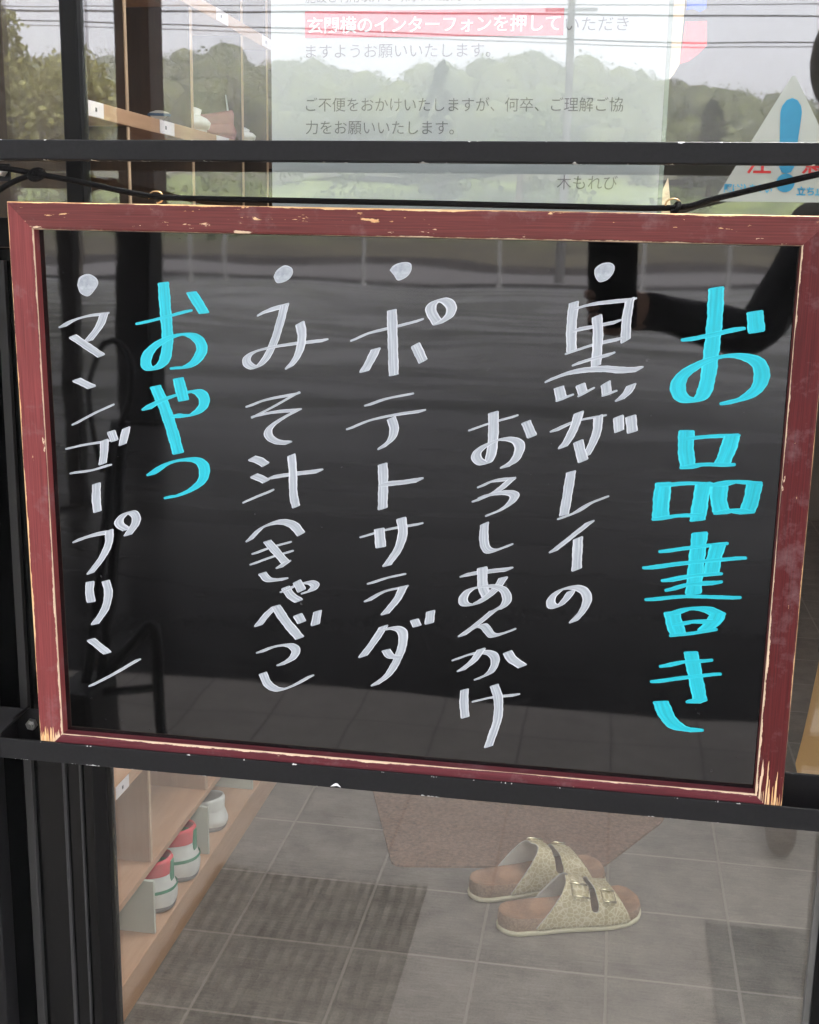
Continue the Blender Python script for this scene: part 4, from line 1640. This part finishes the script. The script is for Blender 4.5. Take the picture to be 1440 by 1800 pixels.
scr = new_obj('tape_scrap', [(.2515, -.0031, .6738), (.2570, -.0036, .6752), (.2602, -.0031, .6738), (.2575, -.0038, .6772), (.2555, -.0034, .6770)], [(0, 1, 3, 4), (1, 2, 3)], M['paperwhite'])
so = scr.modifiers.new('s', 'SOLIDIFY')
so.thickness = .0004
tag(scr, 'torn white scrap of tape stuck on the lower rail', 'tape')

# ------------------------------------------------------------------ banner stand on the porch (seen mirrored in the board)
bs = empty('banner_stand', (-.62, -1.45, 0))
tag(bs, 'folded black banner stand with slanting twin poles on the porch', 'stand')
bk = simple('black_tube', (.010, .010, .011), .4)


def BS(o):
    return reparent(o, bs)


BS(MB().tube([(-.665, -1.45, .02), (-.60, -1.45, .38), (-.552, -1.45, .73)], .011, 10).tube([(-.632, -1.46, .02), (-.575, -1.46, .38), (-.535, -1.46, .73)], .011, 10).build('twin_pole', bk, None, True))
BS(MB().tube(catmull([Vector(p) for p in ((-.470, -1.45, .0), (-.474, -1.45, .15), (-.476, -1.45, .27), (-.486, -1.45, .293), (-.505, -1.45, .28), (-.55, -1.45, .225), (-.62, -1.45, .14))], .012), .012, 10).build('brace', bk, None, True))
BS(MB().tube([(-.625, -1.45, .122), (-.475, -1.45, .150)], .009, 10).build('crossbar', bk, None, True))
BS(MB().box((-.70, -1.53, 0), (-.60, -1.37, .15), .01).build('weight_block', bk))
BS(MB().tube(catmull([Vector(p) for p in ((-.545, -1.45, .72), (-.515, -1.45, .80), (-.522, -1.45, .875), (-.565, -1.45, .885), (-.60, -1.45, .82), (-.605, -1.45, .72), (-.585, -1.45, .62))], .012), .006, 10).build('folded_arm', bk, None, True))

# ------------------------------------------------------------------ photographer with a phone (seen mirrored in the board)
def skin_mesh(name, nodes, edges, mats, fmat_fn, sub=1, parent=None):
    me = bpy.data.meshes.new(name)
    me.from_pydata([n_[0] for n_ in nodes], edges, [])
    o = bpy.data.objects.new(name, me)
    COL.objects.link(o)
    sk = o.modifiers.new('skin', 'SKIN')
    sk.use_smooth_shade = True
    sb = o.modifiers.new('sub', 'SUBSURF')
    sb.levels = sb.render_levels = sub
    lay = me.skin_vertices[0].data
    for i, n_ in enumerate(nodes):
        rr = n_[1]
        lay[i].radius = rr if isinstance(rr, tuple) else (rr, rr)
        lay[i].use_root = (i == 0)
    dg = bpy.context.evaluated_depsgraph_get()
    m2 = bpy.data.meshes.new_from_object(o.evaluated_get(dg))
    bpy.data.objects.remove(o)
    m2.materials.clear()
    for m in mats:
        m2.materials.append(m)
    for p in m2.polygons:
        p.material_index = fmat_fn(p.center)
        p.use_smooth = True
    o2 = bpy.data.objects.new(name, m2)
    COL.objects.link(o2)
    if parent:
        o2.parent = parent
    return o2


skinm = simple('skin', (.55, .33, .24), .5, 0, .06, 30)
topm = simple('black_top', (.012, .012, .014), .85, 0, .2, 40)
trm = simple('brown_trousers', (.10, .06, .045), .9, 0, .2, 30)
shm = simple('brown_shoe', (.07, .045, .035), .6)
hairm = simple('dark_brown_hair', (.030, .018, .012), .5, 0, .4, 90, .5, 300)
HX, HY = .92, -1.24
nodes = [((HX, HY, .78), (.125, .10)), ((HX, HY, .92), (.115, .085)), ((HX - .01, HY, 1.06), (.135, .095)), ((HX - .025, HY + .005, 1.17), (.10, .07)), ((HX - .045, HY + .02, 1.235), (.048, .048)),
         ((HX - .060, HY + .035, 1.30), (.055, .060)), ((HX - .070, HY + .045, 1.375), (.074, .088)), ((HX - .070, HY + .04, 1.445), (.066, .076))]
edges = [(i, i + 1) for i in range(7)]


def chain(start, pts):
    last = start
    for p in pts:
        nodes.append(p)
        edges.append((last, len(nodes) - 1))
        last = len(nodes) - 1
    return last


for sx in (-1, 1):
    chain(0, [((HX + sx * .085, HY, .70), .085), ((HX + sx * .095, HY + .01, .42), .058), ((HX + sx * .10, HY - .01, .22), .050), ((HX + sx * .10, HY - .015, .09), .036), ((HX + sx * .105, HY + .05, .045), (.040, .034)), ((HX + sx * .115, HY + .15, .035), (.036, .026))])
# left arm holds the phone out in front
PH = CAM + R_DOWN * .115 - R_FWD * .014 - R_RIGHT * .0135
hand = chain(3, [((.785, HY + .02, 1.135), .052), ((.725, -1.14, 1.045), .043), ((.672, -1.075, .965), .040), ((.600, -1.025, .985), .037), ((.520, -.965, 1.005), .028), ((.482, -.935, 1.005), (.030, .020))])
hv = Vector(nodes[hand][0])
for k in range(4):
    z = .020 - .016 * k
    a = hv + Vector((-.022, .008, z * 1.0))
    chain(hand, [(tuple(a), .0095), (tuple(a + Vector((-.026 + .002 * k, -.002, .004))), .0088), (tuple(a + Vector((-.046 + .004 * k, .016, .006))), .0082), (tuple(a + Vector((-.040 + .004 * k, .032, .007))), .0075)])
chain(hand, [((hv.x - .004, hv.y + .004, hv.z + .026), .0105), ((hv.x - .014, hv.y + .009, hv.z + .046), .0095), ((hv.x - .026, hv.y + .013, hv.z + .060), .0085)])
# right arm hangs
rh = chain(3, [((1.045, HY, 1.125), .050), ((1.085, HY - .01, .93), .041), ((1.10, HY + .03, .76), .034), ((1.10, HY + .06, .70), .026), ((1.10, HY + .07, .655), (.022, .034))])
rv = Vector(nodes[rh][0])
for k in range(4):
    b = rv + Vector((0, -.024 + .016 * k, -.028))
    chain(rh, [(tuple(b), .0092), (tuple(b + Vector((-.004, .002, -.028))), .0085), (tuple(b + Vector((-.014, .004, -.050 + .004 * abs(k - 1.5)))), .0078)])
chain(rh, [(tuple(rv + Vector((-.010, .034, -.004))), .010), (tuple(rv + Vector((-.020, .042, -.030))), .0088)])


def body_fm(c):
    if c.z > 1.255 and c.x < 1.02 and c.x > .76:
        return 0
    if c.x < .50 and c.z > .9:
        return 0
    if c.x > 1.06 and c.z < .745 and c.z > .5:
        return 0
    if c.z < .085:
        return 3
    if c.z < .83 and abs(c.x - HX) < .19:
        return 2
    return 1


pe = empty('person', (HX, HY, 0))
tag(pe, 'person in a black top and brown trousers holding out a phone', 'person')
reparent(skin_mesh('body', nodes, edges, [skinm, topm, trm, shm], body_fm, 2), pe)
hc = Vector((HX - .070, HY + .035, 1.40))
V, F = [], []
for i in range(13):
    th = math.pi * i / 12
    for k in range(24):
        a = 2 * math.pi * k / 24
        v = Vector((math.sin(th) * math.cos(a) * .092, math.sin(th) * math.sin(a) * .105, math.cos(th) * .112))
        if v.y > .02 and v.z < .055:
            v.y = .02 + (v.y - .02) * .12
        v += Vector((0, -.012, .012)) + Vector((math.sin(a * 9), math.cos(a * 7), 0)) * .0025
        V.append(hc + v)
for i in range(12):
    for k in range(24):
        F.append((i * 24 + k, i * 24 + (k + 1) % 24, (i + 1) * 24 + (k + 1) % 24, (i + 1) * 24 + k))
hr = new_obj('hair', V, F, hairm, None, True)
reparent(hr, pe)
eyem = simple('eye', (.05, .03, .025), .2)
for sx in (-1, 1):
    reparent(MB().tube([(HX - .070 + sx * .029, HY + .118, 1.388), (HX - .070 + sx * .029, HY + .1245, 1.388)], [.010, .006], 10).build('eye', eyem), pe)
reparent(MB().tube([(HX - .070, HY + .118, 1.385), (HX - .070, HY + .130, 1.362), (HX - .070, HY + .134, 1.350), (HX - .070, HY + .120, 1.345)], [.006, .009, .011, .008], 10).build('nose', skinm, None, True), pe)
reparent(MB().tube([(HX - .092, HY + .112, 1.322), (HX - .080, HY + .1205, 1.324), (HX - .070, HY + .1225, 1.323), (HX - .060, HY + .1205, 1.324), (HX - .048, HY + .112, 1.322)], [.003, .005, .0055, .005, .003], 8).build('mouth', simple('lips', (.42, .16, .14), .5), None, True), pe)

ph = empty('smartphone', CAM + R_DOWN * .05 - R_FWD * .014 - R_RIGHT * .0135)
tag(ph, 'black smartphone held out in the photographer\'s hand', 'phone')
rotm = Matrix((R_RIGHT, -R_DOWN, -R_FWD)).transposed().to_4x4()
ph.rotation_euler = rotm.to_euler()
phb = simple('phone_black', (.008, .008, .009), .25)
MB().box((-.036, -.074, -.004), (.036, .072, .004), .0035).build('phone_body', phb, ph)
MB().box((-.0335, -.071, .0041), (.0335, .069, .0046)).build('screen', simple('phone_screen', (.02, .02, .022), .1), ph)
MB().tube([(-.020, .052, -.0042), (-.020, .052, -.0062)], .007, 16).build('camera_lens', phb, ph, True)

# ------------------------------------------------------------------ humid air
hz = MB().box((-160, -230, -1.2), (120, 30, 34)).build('haze', None)
kind(hz, 'stuff')
t = NT('humid_air')
t.n.remove(t.b)
pv = t.node('ShaderNodeVolumePrincipled')
pv.inputs['Color'].default_value = (.93, .93, .96, 1)
pv.inputs['Density'].default_value = HAZE
t.link(pv.outputs[0], t.n['Material Output'].inputs['Volume'])
hz.data.materials.append(t.m)
